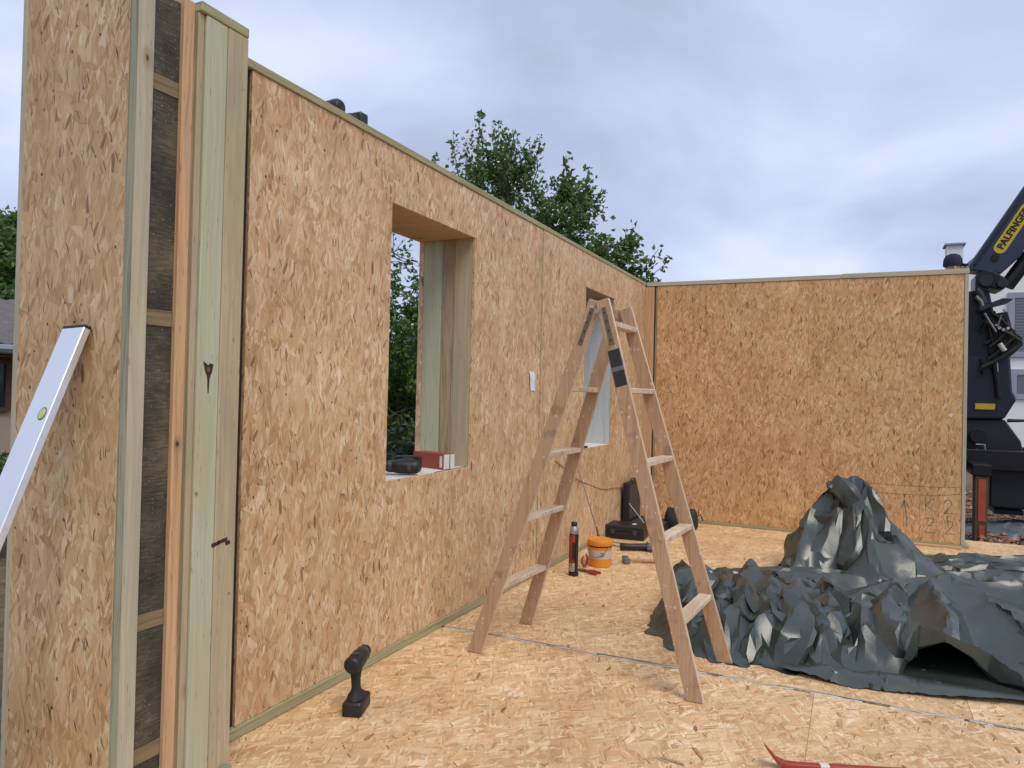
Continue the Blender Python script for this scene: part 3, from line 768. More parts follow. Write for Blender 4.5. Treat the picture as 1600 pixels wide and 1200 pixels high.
e = thing("pliers", "red-handled pliers lying on the floor in front of the bucket", "pliers", (0.285, 5.10, 0.001), R(-15))
for s in (-1, 1):
    bm = B(); tube(bm, [(-.01, s * .004, .012), (.03, s * .016, .013), (.07, s * .024, .012), (.11, s * .026, .011)], [.006, .0095, .0105, .008], 8); obj("grip", bm, "red_paint", e, smooth=True)
bm = B(); loft(bm, [[Vector((x, y, z)) for y, z in rrect(0, .011, w, h, .004)] for x, w, h in ((-.010, .014, .009), (-.03, .017, .010), (-.06, .010, .008), (-.075, .004, .005))]); obj("jaw", bm, "dull_steel", e, smooth=True)
e = thing("clamp", "small dark red clamp standing against the left of the bucket", "clamp", (0.225, 5.235, 0.001), R(40))
bm = B(); tube(bm, [(0, 0, .006), (.02, 0, .03), (.025, 0, .07), (.012, 0, .10)], [.006, .010, .010, .006], 8); obj("arm", bm, "red_paint", e, smooth=True)
bm = B(); tube(bm, [(0, 0, .006), (-.018, 0, .03), (-.02, 0, .06), (-.006, 0, .085)], [.006, .008, .008, .005], 8); obj("arm", bm, "red_paint", e, smooth=True)
bm = B(); lathe(bm, [(.010, 0), (.011, .004), (.010, .010)], 12); obj("pivot", bm, "dull_steel", e, smooth=True)

def case_shell(e, lx, ly, h, mat="black_plastic"):
    bm = B(); loft(bm, [[Vector((x, y, z)) for x, y in rrect(0, 0, lx / 2 - i, ly / 2 - i, .02)] for z, i in ((0, .008), (.006, 0), (h, 0))])
    return obj("case_base", bm, mat, e, smooth=True, angle=30)
e = thing("tool_case", "closed black tool case with small white label near the far corner", "tool case", (0.165, 6.57, 0.0005), R(4))
case_shell(e, .36, .27, .066)
bm = B(); loft(bm, [[Vector((x, y, z)) for x, y in rrect(0, 0, .18 - i, .135 - i, .02)] for z, i in ((.068, 0), (.112, 0), (.120, .008), (.121, .03))])
ld = obj("case_lid", bm, "black_plastic", e, smooth=True, angle=30)
bm = B(); box(bm, .05, .085, -.02, .03, .1212, .1222); obj("label_sticker", bm, "paper", ld)
for x in (-.10, .10):
    bm = B(); box(bm, x - .02, x + .02, -.143, -.1355, .045, .088); obj("latch", bm, "dark_grey_plastic", e, .003)
bm = B(); tube(bm, [(-.055, -.136, .06), (-.055, -.165, .058), (.055, -.165, .058), (.055, -.136, .06)], .007, 8); obj("carry_handle", bm, "black_rubber", e, smooth=True)
e = thing("tool_case", "open black tool case with its lid upright against the long wall", "tool case", (0.235, 7.10, 0.0005))
case_shell(e, .37, .46, .07)
bm = B(); box(bm, -.165, .165, -.21, .21, .0705, .0725); obj("foam_tray", bm, "dark_grey_plastic", e)
bm = B(); box(bm, -.205, -.150, -.225, .225, .075, .455)
ld = obj("case_lid", bm, "black_plastic", e, .012, seg=2)
bm = B(); box(bm, -.149, -.147, -.19, .19, .10, .43); obj("lid_lining", bm, "dark_grey_plastic", ld, .002)
bm = B(); tube(bm, [(-.175, -.06, .455), (-.175, -.06, .477), (-.175, .06, .477), (-.175, .06, .455)], .007, 8); obj("carry_handle", bm, "dark_grey_plastic", ld, smooth=True)
bm = B(); tube(bm, [(-.14, -.222, .26), (.02, -.222, .075)], .004, 6); obj("lid_stay", bm, "steel", e, smooth=True)

e = thing("tool_bag", "slumped black tool bag in the far corner behind the ladder", "bag", (0.50, 7.28, 0.0005), R(8))
bm = B()
def bagsec(z, hx, hy, k): return [Vector((hx * math.copysign(abs(math.cos(a)) ** .6, math.cos(a)) * (1 + .06 * math.sin(3 * a + k)), hy * math.copysign(abs(math.sin(a)) ** .6, math.sin(a)) * (1 + .07 * math.sin(4 * a + 2 * k)), z + .012 * math.sin(2 * a + k) * (z > .05))) for a in [2 * math.pi * i / 24 for i in range(24)]]
loft(bm, [bagsec(0, .15, .10, 0), bagsec(.02, .165, .115, .3), bagsec(.09, .16, .11, .8), bagsec(.15, .15, .09, 1.4), bagsec(.185, .13, .05, 2.0), bagsec(.19, .11, .03, 2.0)])
obj("bag_body", bm, "black_rubber", e, smooth=True, angle=60)
for s in (-1, 1):
    bm = B(); tube(bm, [(-.06, s * .08, .14), (-.055, s * .07, .20), (0, s * .05, .225), (.055, s * .07, .20), (.06, s * .08, .14)], .007, 8); obj("carry_handle", bm, "dark_grey_plastic", e, smooth=True)
bm = B(); tube(bm, [(.14, -.02, .12), (.19, -.03, .15), (.21, -.03, .11), (.215, -.02, .09)], .006, 6); obj("strap", bm, "black_rubber", e, smooth=True)

def spanner(label, loc, rz, L):
    e = thing("spanner", label, "spanner", loc, rz)
    bm = B(); loft(bm, [[Vector((x, y, z)) for y, z in rrect(0, .005, w, .004, .003)] for x, w in ((-L / 2, .007), (0, .006), (L / 2, .007))]); obj("shank", bm, "steel", e, smooth=True)
    bm = B()
    pts = [(.020 * math.cos(a) * 1.1, .017 * math.sin(a)) for a in [R(40 + 280 * i / 12) for i in range(13)]] + [(-.004, -.007), (-.004, .007)]
    prism(bm, [(L / 2 + .012 + x, y, .001) for x, y in pts], (0, 0, .008)); obj("open_jaw", bm, "steel", e)
    bm = B(); r0 = ring(bm, (-L / 2 - .010, 0, .001), (1, 0, 0), (0, 1, 0), .015, .015, 16); r1 = ring(bm, (-L / 2 - .010, 0, .010), (1, 0, 0), (0, 1, 0), .015, .015, 16)
    r2 = ring(bm, (-L / 2 - .010, 0, .010), (1, 0, 0), (0, 1, 0), .009, .009, 16); r3 = ring(bm, (-L / 2 - .010, 0, .001), (1, 0, 0), (0, 1, 0), .009, .009, 16)
    bridge(bm, r0, r1); bridge(bm, r1, r2); bridge(bm, r2, r3); bridge(bm, r3, r0); obj("ring_end", bm, "steel", e, smooth=True)
spanner("long chrome spanner on the floor before the closed tool case", (0.215, 6.24, 0.0005), R(-8), .24)
spanner("short chrome spanner lying nearest the bucket among the tools", (0.27, 6.08, 0.0005), R(-22), .19)
e = thing("angle_grinder", "dark angle grinder lying among the tools beside the bucket", "angle grinder", (0.40, 6.02, 0.0005), R(25))
bm = B(); lathe(bm, [(.024, -.13), (.030, -.12), (.026, -.04), (.028, .04), (.032, .08), (.028, .095)], 18, 'X', (0, 0, .034)); obj("motor_housing", bm, "black_plastic", e, smooth=True)
bm = B(); box(bm, .09, .15, -.030, .030, .010, .062); obj("gear_head", bm, "dull_steel", e, .010, seg=2)
bm = B(); lathe(bm, [(.020, .0), (.055, .002), (.055, .007), (.020, .009)], 24, 'Z', (.122, 0, 0)); obj("disc", bm, "dark_grey_plastic", e, smooth=True)
bm = B(); tube(bm, [(.12, .03, .04), (.12, .07, .042), (.12, .13, .04)], [.010, .013, .011], 10); obj("side_handle", bm, "black_rubber", e, smooth=True)
e = thing("hammer", "club hammer with wooden handle lying left of the tarpaulin", "hammer", (0.455, 5.545, 0.0005), R(28))
bm = B(); loft(bm, [[Vector((x, y, z)) for x, z in rrect(0, .024, .021, .023, .006)] for y in (-.052, -.046, .046, .052)]); obj("head", bm, "dull_steel", e, .002)
bm = B(); tube(bm, [(.02, 0, .024), (.08, 0, .022), (.18, 0, .018), (.27, 0, .017)], [.011, .012, .015, .014], 10); obj("handle", bm, "handle_wood", e, smooth=True)
e = thing("marking_rod", "thin steel rod with red handle leaning on the wall behind the bucket", "rod", (0.335, 5.475, 0))
bm = B(); tube(bm, [(-.085, .015, .19), (-.2, .035, .50), (-.325, .062, .80)], .0032, 6); obj("shaft", bm, "dull_steel", e, smooth=True)
bm = B(); tube(bm, [(0, 0, .002), (-.05, .009, .10), (-.088, .0155, .20), (-.108, .019, .265)], [.008, .010, .010, .007], 8); obj("handle", bm, "red_paint", e, smooth=True)

# ------------------------------------------------------------------ pry bar and slivers near the camera
e = thing("pry_bar", "red painted pry bar lying on the floor at the bottom edge", "pry bar", (1.850, 2.772, 0.0005), R(21))
bm = B()
secs = []
for x, z, w, h in ((-.080, .070, .022, .003), (-.064, .052, .021, .006), (-.042, .026, .018, .009), (-.010, .012, .015, .011), (.05, .011, .013, .010), (.25, .011, .013, .010), (.50, .011, .013, .010), (.58, .010, .014, .005), (.63, .012, .018, .002)):
    secs.append([Vector((x, y, z + zz)) for y, zz in rrect(0, 0, w, h, min(w, h) * .6)])
loft(bm, secs); obj("shaft", bm, "red_paint", e, smooth=True, angle=50)
bm = B(); loft(bm, [[Vector((x, y, z + .0112)) for y, z in rrect(0, 0, .0135, .0105, .004)] for x in (.105, .135)]); obj("price_tag", bm, "white_card", e)
for (lab, c, rz, L, m) in (("red-brown wood sliver on the floor left of the pry bar", (1.545, 2.725, .001), R(-58), .095, "handle_wood"),
                           ("dark wood sliver at the bottom edge left of the pry bar", (1.475, 2.625, .001), R(-10), .09, "pine_brown")):
    bm = B(); prism(bm, [(-L / 2, -.006, 0), (L / 2, -.003, .001), (L / 2 - .01, .006, .001), (-L / 2 + .012, .008, 0)], (0, 0, .0035))
    o = obj("wood_sliver", bm, m); o.location = c; o.rotation_euler = (0, 0, rz); tag(o, lab, "wood sliver", "wood slivers on the floor")

# ------------------------------------------------------------------ sawdust and chips
rs = np.random.RandomState(5)
n = 260
cx = rs.uniform(.15, 4.2, n); cy = rs.uniform(2.2, 7.4, n)
L_ = rs.uniform(.004, .016, n) * np.where(rs.rand(n) < .12, 2.0, 1.0); w_ = L_ * rs.uniform(.15, .5, n); an = rs.rand(n) * 6.28
base = np.array([(-1, -.6, 0), (1, -1, 0), (.8, 1, 0), (-.9, .7, 0), (-1, -.6, 1), (1, -1, 1), (.8, 1, 1), (-.9, .7, 1)], float)
V_ = base[None] * np.stack([L_, w_, np.full(n, .0016)], -1)[:, None]
ca, sa = np.cos(an)[:, None], np.sin(an)[:, None]
V_ = np.stack([V_[..., 0] * ca - V_[..., 1] * sa + cx[:, None], V_[..., 0] * sa + V_[..., 1] * ca + cy[:, None], V_[..., 2] + .0006], -1)
fq = np.array([(0, 3, 2, 1), (4, 5, 6, 7), (0, 1, 5, 4), (1, 2, 6, 5), (2, 3, 7, 6), (3, 0, 4, 7)])
F_ = (fq[None] + (np.arange(n) * 8)[:, None, None]).reshape(-1, 4)
me = bpy.data.meshes.new("wood_chips"); me.from_pydata(V_.reshape(-1, 3).tolist(), [], F_.tolist())
t = NT("chip_wood"); g_ = t.n("ShaderNodeNewGeometry")
t.bsdf(t.ramp(g_.outputs["Random Per Island"], [(0, (0.20, 0.10, 0.05)), (.35, (0.45, 0.28, 0.15)), (1, (0.74, 0.58, 0.38))]), .8, spec=.2); MAT["chip_wood"] = t.m
me.materials.append(t.m)
o = bpy.data.objects.new("wood_chips", me); COL.objects.link(o); tag(o, "scattered wood chips and sawdust on the floor", "wood chips", kind="stuff")
# ------------------------------------------------------------------ crumpled tarpaulin
def tarp_mat(name, c0, c1, rough):
    t = NT(name)
    tc = t.n("ShaderNodeTexCoord")
    n1, _ = t.noise(tc.outputs["Object"], 3.0, 4.0, 0.6, dim='3D')
    n2, _ = t.noise(tc.outputs["Object"], 38.0, 3.0, 0.6, dim='3D')
    n3, _ = t.noise(tc.outputs["Object"], 11.0, 2.0, 0.5, dim='3D')
    col = t.ramp(n1, [(0.3, c0), (0.7, c1)])
    rr = t.math('MULTIPLY_ADD', n3, 0.20, rough - 0.10)
    h = t.math('ADD', t.math('MULTIPLY', n3, 1.0), t.math('MULTIPLY', n2, 0.25))
    t.bsdf(col, rr, h, 0.10, 0.02, spec=0.8)
    MAT[name] = t.m
tarp_mat("tarp_green", (0.028, 0.040, 0.033), (0.047, 0.061, 0.051), 0.30)
tarp_mat("tarp_blue", (0.10, 0.13, 0.16), (0.15, 0.18, 0.21), 0.45)

def interp(keys, u):
    k = np.array(keys, float)
    return np.stack([np.interp(u, k[:, 0], k[:, i]) for i in range(1, k.shape[1])], -1)
def crumple(nx, ny, front, back, lumps, seed, slack, anchors, iters, frontz=None, bend=0.14, ridge=1.0, tuck=0.05, ridges=None, relax=0, hollow=None):
    """relax a slack sheet over hidden wads of itself until it buckles into folds"""
    rs = np.random.RandomState(seed)
    u = np.linspace(0, 1, nx); v = np.linspace(0, 1, ny)
    Fp, Bp = interp(front, u), interp(back, u)
    # even spacing along the depth
    P2 = Fp[None] * (1 - v)[:, None, None] + Bp[None] * v[:, None, None]
    def hf(x, y):
        h = np.zeros_like(x)
        for (cx, cy, rx, ry, a, hh, pw) in lumps:
            ca, sa = math.cos(a), math.sin(a)
            dx = (x - cx) * ca + (y - cy) * sa; dy = -(x - cx) * sa + (y - cy) * ca
            q = np.sqrt((dx / rx) ** 2 + (dy / ry) ** 2)
            h = np.maximum(h, hh * np.clip(1 - q ** pw, 0, 1))
        return h
    # coarse random roughness of the wad underneath
    gx = rs.rand(64, 64)
    def rough(x, y, s, amp):
        X, Y = x * s + 7.3, y * s + 3.1
        i, j = np.floor(X).astype(int), np.floor(Y).astype(int); fx, fy = X - i, Y - j
        fx, fy = fx * fx * (3 - 2 * fx), fy * fy * (3 - 2 * fy)
        g_ = lambda a, b: gx[a % 64, b % 64]
        return amp * ((g_(i, j) * (1 - fx) + g_(i + 1, j) * fx) * (1 - fy) + (g_(i, j + 1) * (1 - fx) + g_(i + 1, j + 1) * fx) * fy)
    def tri(p): return 1 - np.abs(2 * (p - np.floor(p)) - 1)
    def core(x, y):
        h = hf(x, y)
        an = np.arctan2(y - 6.1, x - 2.03); pr = np.clip(1.6 - np.hypot(x - 2.03, y - 6.1) / .32, 0, 1)
        h = h * (1 - pr * .42 * (1 - tri(an * 5 / (2 * np.pi) + .35 + .5 * rough(x, y, 3.0, 1.0))) * np.clip(np.hypot(x - 2.03, y - 6.1) / .12, 0, 1))
        w1 = rough(x, y, 2.1, 1.6); w2 = rough(x + 5, y, 3.3, 1.2); w3 = rough(x, y + 9, 1.7, 1.0)
        k = np.clip(h / 0.22, 0, 1) * (1 - .85 * pr) * np.clip(1.25 - np.clip(x - 1.75, 0, 9) * 1.6, .22, 1) * np.clip(1.3 - np.clip(y - 4.7, 0, 9) * 2, .25, 1)
        r1 = tri((x * .95 + y * .30) * 2.6 + w1) * .17 * rough(x, y, 2.7, 1.5)
        r2 = tri((x * .35 - y * .93) * 2.3 + w2) * .12 * rough(x + 3, y, 2.2, 1.5)
        r3 = tri((x * .97 - y * .22) * 5.2 + w3 + w1) * .05
        return h * (0.70 + 0.12 * w3) + k * (np.maximum(r1, r2) + r3 * np.clip(2.3 - x, 0, 1)) * ridge
    if ridges is not None:
        lo, hi = P2.reshape(-1, 2).min(0) - .1, P2.reshape(-1, 2).max(0) + .1
        gn = 420
        GX, GY = np.meshgrid(np.linspace(lo[0], hi[0], gn), np.linspace(lo[1], hi[1], gn))
        WX, WY = GX + (rough(GX, GY, 4.0, .12) - .06), GY + (rough(GX + 4, GY, 4.0, .12) - .06)
        Hc = hf(GX, GY) * .55
        for (a, b_, s1, s2) in ridges:
            ax, ay, az = a; bx_, by_, bz_ = b_
            dx, dy = bx_ - ax, by_ - ay; L2 = dx * dx + dy * dy + 1e-9
            t_ = np.clip(((WX - ax) * dx + (WY - ay) * dy) / L2, 0, 1)
            qx, qy = WX - ax - t_ * dx, WY - ay - t_ * dy
            dist = np.hypot(qx, qy); side = (qx * dy - qy * dx) > 0
            Hc = np.maximum(Hc, az + (bz_ - az) * t_ - dist * np.where(side, s1, s2))
        def core(x, y):
            i = np.clip((y - lo[1]) / (hi[1] - lo[1]) * (gn - 1), 0, gn - 1.001); j = np.clip((x - lo[0]) / (hi[0] - lo[0]) * (gn - 1), 0, gn - 1.001)
            i0, j0 = i.astype(int), j.astype(int); fi, fj = i - i0, j - j0
            return (Hc[i0, j0] * (1 - fj) + Hc[i0, j0 + 1] * fj) * (1 - fi) + (Hc[i0 + 1, j0] * (1 - fj) + Hc[i0 + 1, j0 + 1] * fj) * fi
    X = np.zeros((ny, nx, 3)); X[..., :2] = P2
    rim = np.clip(np.minimum(v[:, None] * 16, np.minimum(u[None] * 14, 9)), 0, 1) if ridges is not None else np.ones((ny, nx))
    if hollow: rim = rim * 1.0; k_ = np.clip(np.minimum(u - hollow[0], hollow[1] - u) * 30, 0, 1)[None]; rim = rim * (1 - k_) + k_ * hollow[2]
    core0 = core
    def core(x, y): return core0(x, y) * rim
    z0 = core(X[..., 0], X[..., 1])
    X[..., 2] = z0 + 0.012
    pin = np.zeros((ny, nx), bool)
    if frontz is not None:
        fz = interp(frontz, u)[:, 0]
        X[0, :, 2] = np.maximum(X[0, :, 2], fz); pin[0] = fz > 0.03
    X[..., 2] += rs.rand(ny, nx) * 0.012
    X[..., :2] += (rs.rand(ny, nx, 2) - .5) * 0.006
    base = X.copy()
    def L(a, b): return np.linalg.norm(a - b, axis=-1)
    su, sv = slack(P2[..., 0], P2[..., 1])
    am = rs.rand(ny, nx) < anchors(P2[..., 0], P2[..., 1])
    fams = []
    for (di, dj, st) in ((0, 1, 1.0), (1, 0, 1.0), (1, 1, 0.5), (1, -1, 0.5), (0, 2, bend), (2, 0, bend), (0, 4, bend * .5), (4, 0, bend * .5)):
        i0, i1 = max(0, -di), ny - max(0, di); j0, j1 = max(0, -dj), nx - max(0, dj)
        A = (slice(i0, i1), slice(j0, j1)); Bs = (slice(i0 + di, i1 + di), slice(j0 + dj, j1 + dj))
        ln = L(base[A], base[Bs])
        if di == 0: r = ln * 0.5 * (su[A] + su[Bs])
        elif dj == 0: r = ln * 0.5 * (sv[A] + sv[Bs])
        else: r = ln * np.sqrt(0.5 * (su[A] ** 2 + sv[A] ** 2))
        fams.append((A, Bs, r, st))
    X[..., 2] = np.where(am & ~pin, np.maximum(0.006, X[..., 2] - tuck), X[..., 2])
    inv = np.where(am | pin, 0.0, 1.0)
    V = np.zeros_like(X)
    for it in range(iters):
        g_ = 0.0010 if it > iters * .35 else 0.0002
        V *= 0.90
        V[..., 2] -= g_
        X = X + V * inv[..., None]; old = X.copy()
        for sub in range(2):
            for (A, Bs, r, st) in fams:
                d_ = X[Bs] - X[A]; l = np.sqrt((d_ ** 2).sum(-1)) + 1e-9
                w = inv[A] + inv[Bs] + 1e-9
                c = (st * 0.45 * (l - r) / l / w)[..., None] * d_
                X[A] += c * inv[A][..., None]; X[Bs] -= c * inv[Bs][..., None]
        low = core(X[..., 0], X[..., 1]) * 0.94 + 0.004
        hit = (X[..., 2] < low) & ~am
        X[..., 2] = np.where(hit, low, X[..., 2])
        V = V + (X - old)
        V = np.clip(V, -0.012, 0.012)
        V[hit] *= np.array([0.25, 0.25, 0.0])
    for _ in range(relax):
        Y_ = X.copy()
        Y_[1:-1, 1:-1] = .5 * X[1:-1, 1:-1] + .125 * (X[:-2, 1:-1] + X[2:, 1:-1] + X[1:-1, :-2] + X[1:-1, 2:])
        X = Y_
    return X
def grid_obj(name, X, mat, parent, ratio=0.14, sharp=25):
    ny, nx, _ = X.shape
    idx = np.arange(ny * nx).reshape(ny, nx)
    f = np.stack([idx[:-1, :-1], idx[:-1, 1:], idx[1:, 1:], idx[1:, :-1]], -1).reshape(-1, 4)
    me = bpy.data.meshes.new(name); me.from_pydata(X.reshape(-1, 3).tolist(), [], f.tolist()); me.materials.append(MAT[mat])
    me.polygons.foreach_set("use_smooth", [True] * len(f))
    o = bpy.data.objects.new(name, me); COL.objects.link(o)
    if parent: o.parent = parent
    # stiff PVC: collapse the relaxed sheet into flat facets that meet in creases
    md = o.modifiers.new("dec", 'DECIMATE'); md.ratio = ratio
    dg = bpy.context.evaluated_depsgraph_get()
    m2 = bpy.data.meshes.new_from_object(o.evaluated_get(dg)); m2.name = name
    o.modifiers.clear(); o.data = m2; bpy.data.meshes.remove(me)
    m2.polygons.foreach_set("use_smooth", [True] * len(m2.polygons))
    m2.set_sharp_from_angle(angle=R(sharp))
    return o
tp = thing("tarpaulin", "big heap of crumpled dark green tarpaulin on the right of the floor", "tarpaulin", (0, 0, 0))
LUMPS = [(1.22, 4.40, .26, .46, .25, .27, 4), (1.50, 4.45, .38, .56, 0, .25, 3.5), (1.85, 4.38, .38, .48, .1, .22, 3.0), (1.55, 4.05, .46, .33, .15, .17, 4),
         (1.98, 4.08, .34, .30, 0, .16, 3.0), (2.50, 4.85, .62, .62, -.3, .35, 1.7), (2.95, 4.60, .55, .65, -.2, .22, 1.8), (2.20, 4.40, .30, .45, .2, .25, 2.2),
         (2.03, 6.10, .44, .38, 0, .82, 1.5), (2.28, 5.92, .32, .28, 0, .42, 1.8), (1.95, 5.55, .50, .5, 0, .10, 2.), (2.9, 5.8, .8, .9, 0, .10, 2.), (3.3, 6.8, .9, .5, .3, .10, 2.), (1.5, 5.25, .35, .6, .3, .09, 2.4)]
front = [(0, .985, 4.22), (.07, 1.05, 3.98), (.14, 1.20, 3.80), (.25, 1.45, 3.72), (.38, 1.78, 3.74), (.48, 2.02, 3.80), (.55, 2.22, 3.90), (.62, 2.36, 3.98), (.72, 2.62, 4.02), (.80, 2.80, 3.93), (1, 3.5, 4.1)]
back = [(0, 1.0, 4.60), (.10, 1.12, 5.0), (.25, 1.42, 5.9), (.38, 1.68, 6.45), (.55, 2.1, 6.7), (.72, 2.6, 6.95), (1, 3.9, 7.45)]
RIDGES = []
def rdg(pts, s1=1.6, s2=1.6):
    for a, b_ in zip(pts[:-1], pts[1:]): RIDGES.append((a, b_, s1, s2))
# left bunch: pleats that run from the back over the top to the front
rdg([(1.03, 4.62, .24), (1.01, 4.35, .22), (1.03, 4.10, .08)], 3, 1.3)
rdg([(1.11, 4.72, .28), (1.09, 4.40, .30), (1.12, 3.98, .13)], 2.2, 1.4)
rdg([(1.24, 4.78, .26), (1.22, 4.35, .31), (1.24, 3.88, .13)], 1.6, 2.0)
rdg([(1.36, 4.75, .27), (1.36, 4.40, .27), (1.33, 3.82, .16)], 1.7, 1.3)
rdg([(1.52, 4.70, .33), (1.47, 4.40, .30), (1.45, 3.82, .15)], 2.0, 1.5)
rdg([(1.58, 4.55, .31), (1.62, 4.20, .25), (1.58, 3.80, .16)], 1.4, 2.0)
rdg([(1.78, 4.62, .31), (1.74, 4.30, .32), (1.70, 3.86, .17)], 2.0, 1.3)
rdg([(1.74, 4.30, .32), (1.92, 4.02, .18)], 1.5, 1.5)
rdg([(1.88, 4.70, .27), (1.95, 4.45, .30), (1.90, 4.10, .22), (1.84, 3.86, .12)], 1.5, 1.9)
rdg([(1.95, 4.45, .30), (2.12, 4.20, .24), (2.10, 3.92, .15)], 1.7, 1.2)
# broad sheet on the right
rdg([(2.12, 4.52, .26), (2.30, 4.70, .33), (2.52, 4.92, .38), (2.90, 5.02, .30), (3.4, 5.2, .2)], .9, .55)
rdg([(2.30, 4.70, .33), (2.24, 4.30, .30), (2.24, 4.02, .22)], 1.4, 1.3)
rdg([(2.52, 4.92, .38), (2.46, 4.45, .33), (2.44, 4.15, .27)], .8, 1.2)
rdg([(2.52, 4.92, .38), (2.80, 4.45, .28), (2.92, 4.08, .16)], .7, .6)
rdg([(2.90, 5.02, .30), (3.20, 4.60, .22), (3.40, 4.30, .10)], .6, .6)
# low folds between the bunch and the peak
rdg([(1.16, 4.95, .17), (1.40, 5.30, .14), (1.75, 5.75, .10)], 1.2, 1.2)
rdg([(1.36, 4.95, .20), (1.70, 5.15, .18), (2.1, 5.35, .16)], 1.0, 1.4)
rdg([(1.60, 5.50, .13), (2.0, 5.55, .13), (2.6, 5.5, .15), (3.4, 5.8, .12)], 1.1, .9)
rdg([(2.5, 6.1, .10), (3.2, 6.3, .12), (4.0, 6.6, .10)], 1.1, .9)
# the standing peak
AP = (2.00, 6.10, .74)
rdg([(1.86, 6.13, .68), AP, (2.12, 6.06, .70)], 3.4, 3.4)
rdg([(1.86, 6.13, .68), (1.78, 6.05, .52), (1.74, 5.92, .40)], 3.0, 1.4)
rdg([(2.12, 6.06, .70), (2.16, 5.90, .58), (2.20, 5.78, .42)], 2.0, 2.6)
rdg([(1.90, 6.13, .69), (1.80, 6.04, .50), (1.70, 5.96, .22), (1.66, 5.92, .05)], 2.8, 1.5)
rdg([(1.92, 6.10, .70), (1.88, 5.90, .48), (1.84, 5.70, .12)], 2.0, 1.9)
rdg([AP, (2.05, 5.86, .56), (2.08, 5.66, .16)], 2.4, 2.0)
rdg([(2.09, 6.06, .72), (2.24, 5.97, .60), (2.36, 5.84, .40), (2.34, 5.66, .14)], 2.2, 1.4)
rdg([(2.36, 5.84, .40), (2.20, 5.74, .34)], 2.4, 1.0)
rdg([(2.09, 6.06, .72), (2.28, 6.10, .56), (2.42, 6.10, .34), (2.50, 6.08, .08)], 1.8, 2.0)
rdg([AP, (1.86, 6.36, .30), (1.76, 6.5, .06)], 2.0, 2.0); rdg([AP, (2.22, 6.42, .30), (2.3, 6.6, .06)], 2.0, 2.0)
_r = random.Random(17)
for _ in range(14):                     # minor creases
    x, y = _r.uniform(1.05, 2.3), _r.uniform(3.85, 4.8); an_ = _r.gauss(1.5, .5); L_ = _r.uniform(.08, .22); z = _r.uniform(.10, .27) * (.75 if y < 4.0 else 1)
    rdg([(x, y, z), (x + L_ * math.cos(an_), y + L_ * math.sin(an_), z + _r.uniform(-.05, .03))], _r.uniform(1.6, 3), _r.uniform(1.4, 2.6))
for _ in range(18):
    x, y = _r.uniform(2.3, 3.6), _r.uniform(4.2, 6.4); an_ = _r.gauss(.6, .5); L_ = _r.uniform(.15, .4); z = _r.uniform(.06, .16) + (.14 if y < 5 else 0)
    rdg([(x, y, z), (x + L_ * math.cos(an_), y + L_ * math.sin(an_), z - .03)], _r.uniform(.8, 1.6), _r.uniform(.8, 1.6))
def slack_m(x, y):
    pk = np.exp(-(((x - 2.06) / .5) ** 2 + ((y - 6.05) / .45) ** 2))
    left = np.exp(-(((x - 1.5) / .7) ** 2 + ((y - 4.25) / .6) ** 2))
    rt = np.exp(-(((x - 2.6) / .8) ** 2 + ((y - 4.6) / .6) ** 2))
    return 1.04 + 0.20 * pk + 0.46 * left + 0.05 * rt, 1.03 + 0.08 * pk + 0.18 * left + .03 * rt
def anch_m(x, y):
    left = np.exp(-(((x - 1.5) / .7) ** 2 + ((y - 4.25) / .6) ** 2))
    return 0.0005 + 0.0055 * left + .002 * np.exp(-(((x - 2.06) / .4) ** 2 + ((y - 5.95) / .3) ** 2))
X = crumple(170, 190, front, back, LUMPS, 4, slack_m, anch_m, 90, ridges=RIDGES, bend=.13, relax=1, hollow=(.57, .80, .85),
            frontz=[(0, .0), (.565, .0), (.58, .14), (.60, .24), (.64, .225), (.70, .16), (.76, .09), (.81, .0), (1, 0)])
grid_obj("crumpled_sheet", X, "tarp_green", tp)
# lower lap that lies flat on the floor in front of the hollow, and the flat tail behind
f2 = [(0, 1.75, 3.72), (.3, 2.05, 3.68), (.6, 2.40, 3.74), (1, 3.3, 3.98)]
b2 = [(0, 1.80, 4.3), (.3, 2.05, 4.6), (.6, 2.5, 4.8), (1, 3.3, 5.0)]
X2 = crumple(90, 60, f2, b2, [(2.3, 3.80, 1.0, .10, .10, .045, 2.), (2.9, 4.3, .5, .4, 0, .05, 2.)], 9, lambda x, y: (1.04 + 0 * x, 1.04 + 0 * x), lambda x, y: .004 + 0 * x, 60)
grid_obj("flat_lap", X2, "tarp_green", tp)
f3 = [(0, 2.2, 6.0), (1, 4.6, 6.1)]; b3 = [(0, 2.45, 7.05), (.4, 3.2, 7.42), (1, 4.7, 7.55)]
X3 = crumple(110, 60, f3, b3, [(2.9, 6.9, .5, .10, .25, .10, 2.), (3.3, 6.6, .8, .09, .1, .09, 2.), (3.6, 7.2, .8, .10, .2, .10, 2.), (3.2, 6.25, .9, .12, 0, .08, 2.)], 12, lambda x, y: (1.05 + 0 * x, 1.16 + 0 * x), lambda x, y: .005 + 0 * x, 70)
grid_obj("flat_lap", X3, "tarp_green", tp)
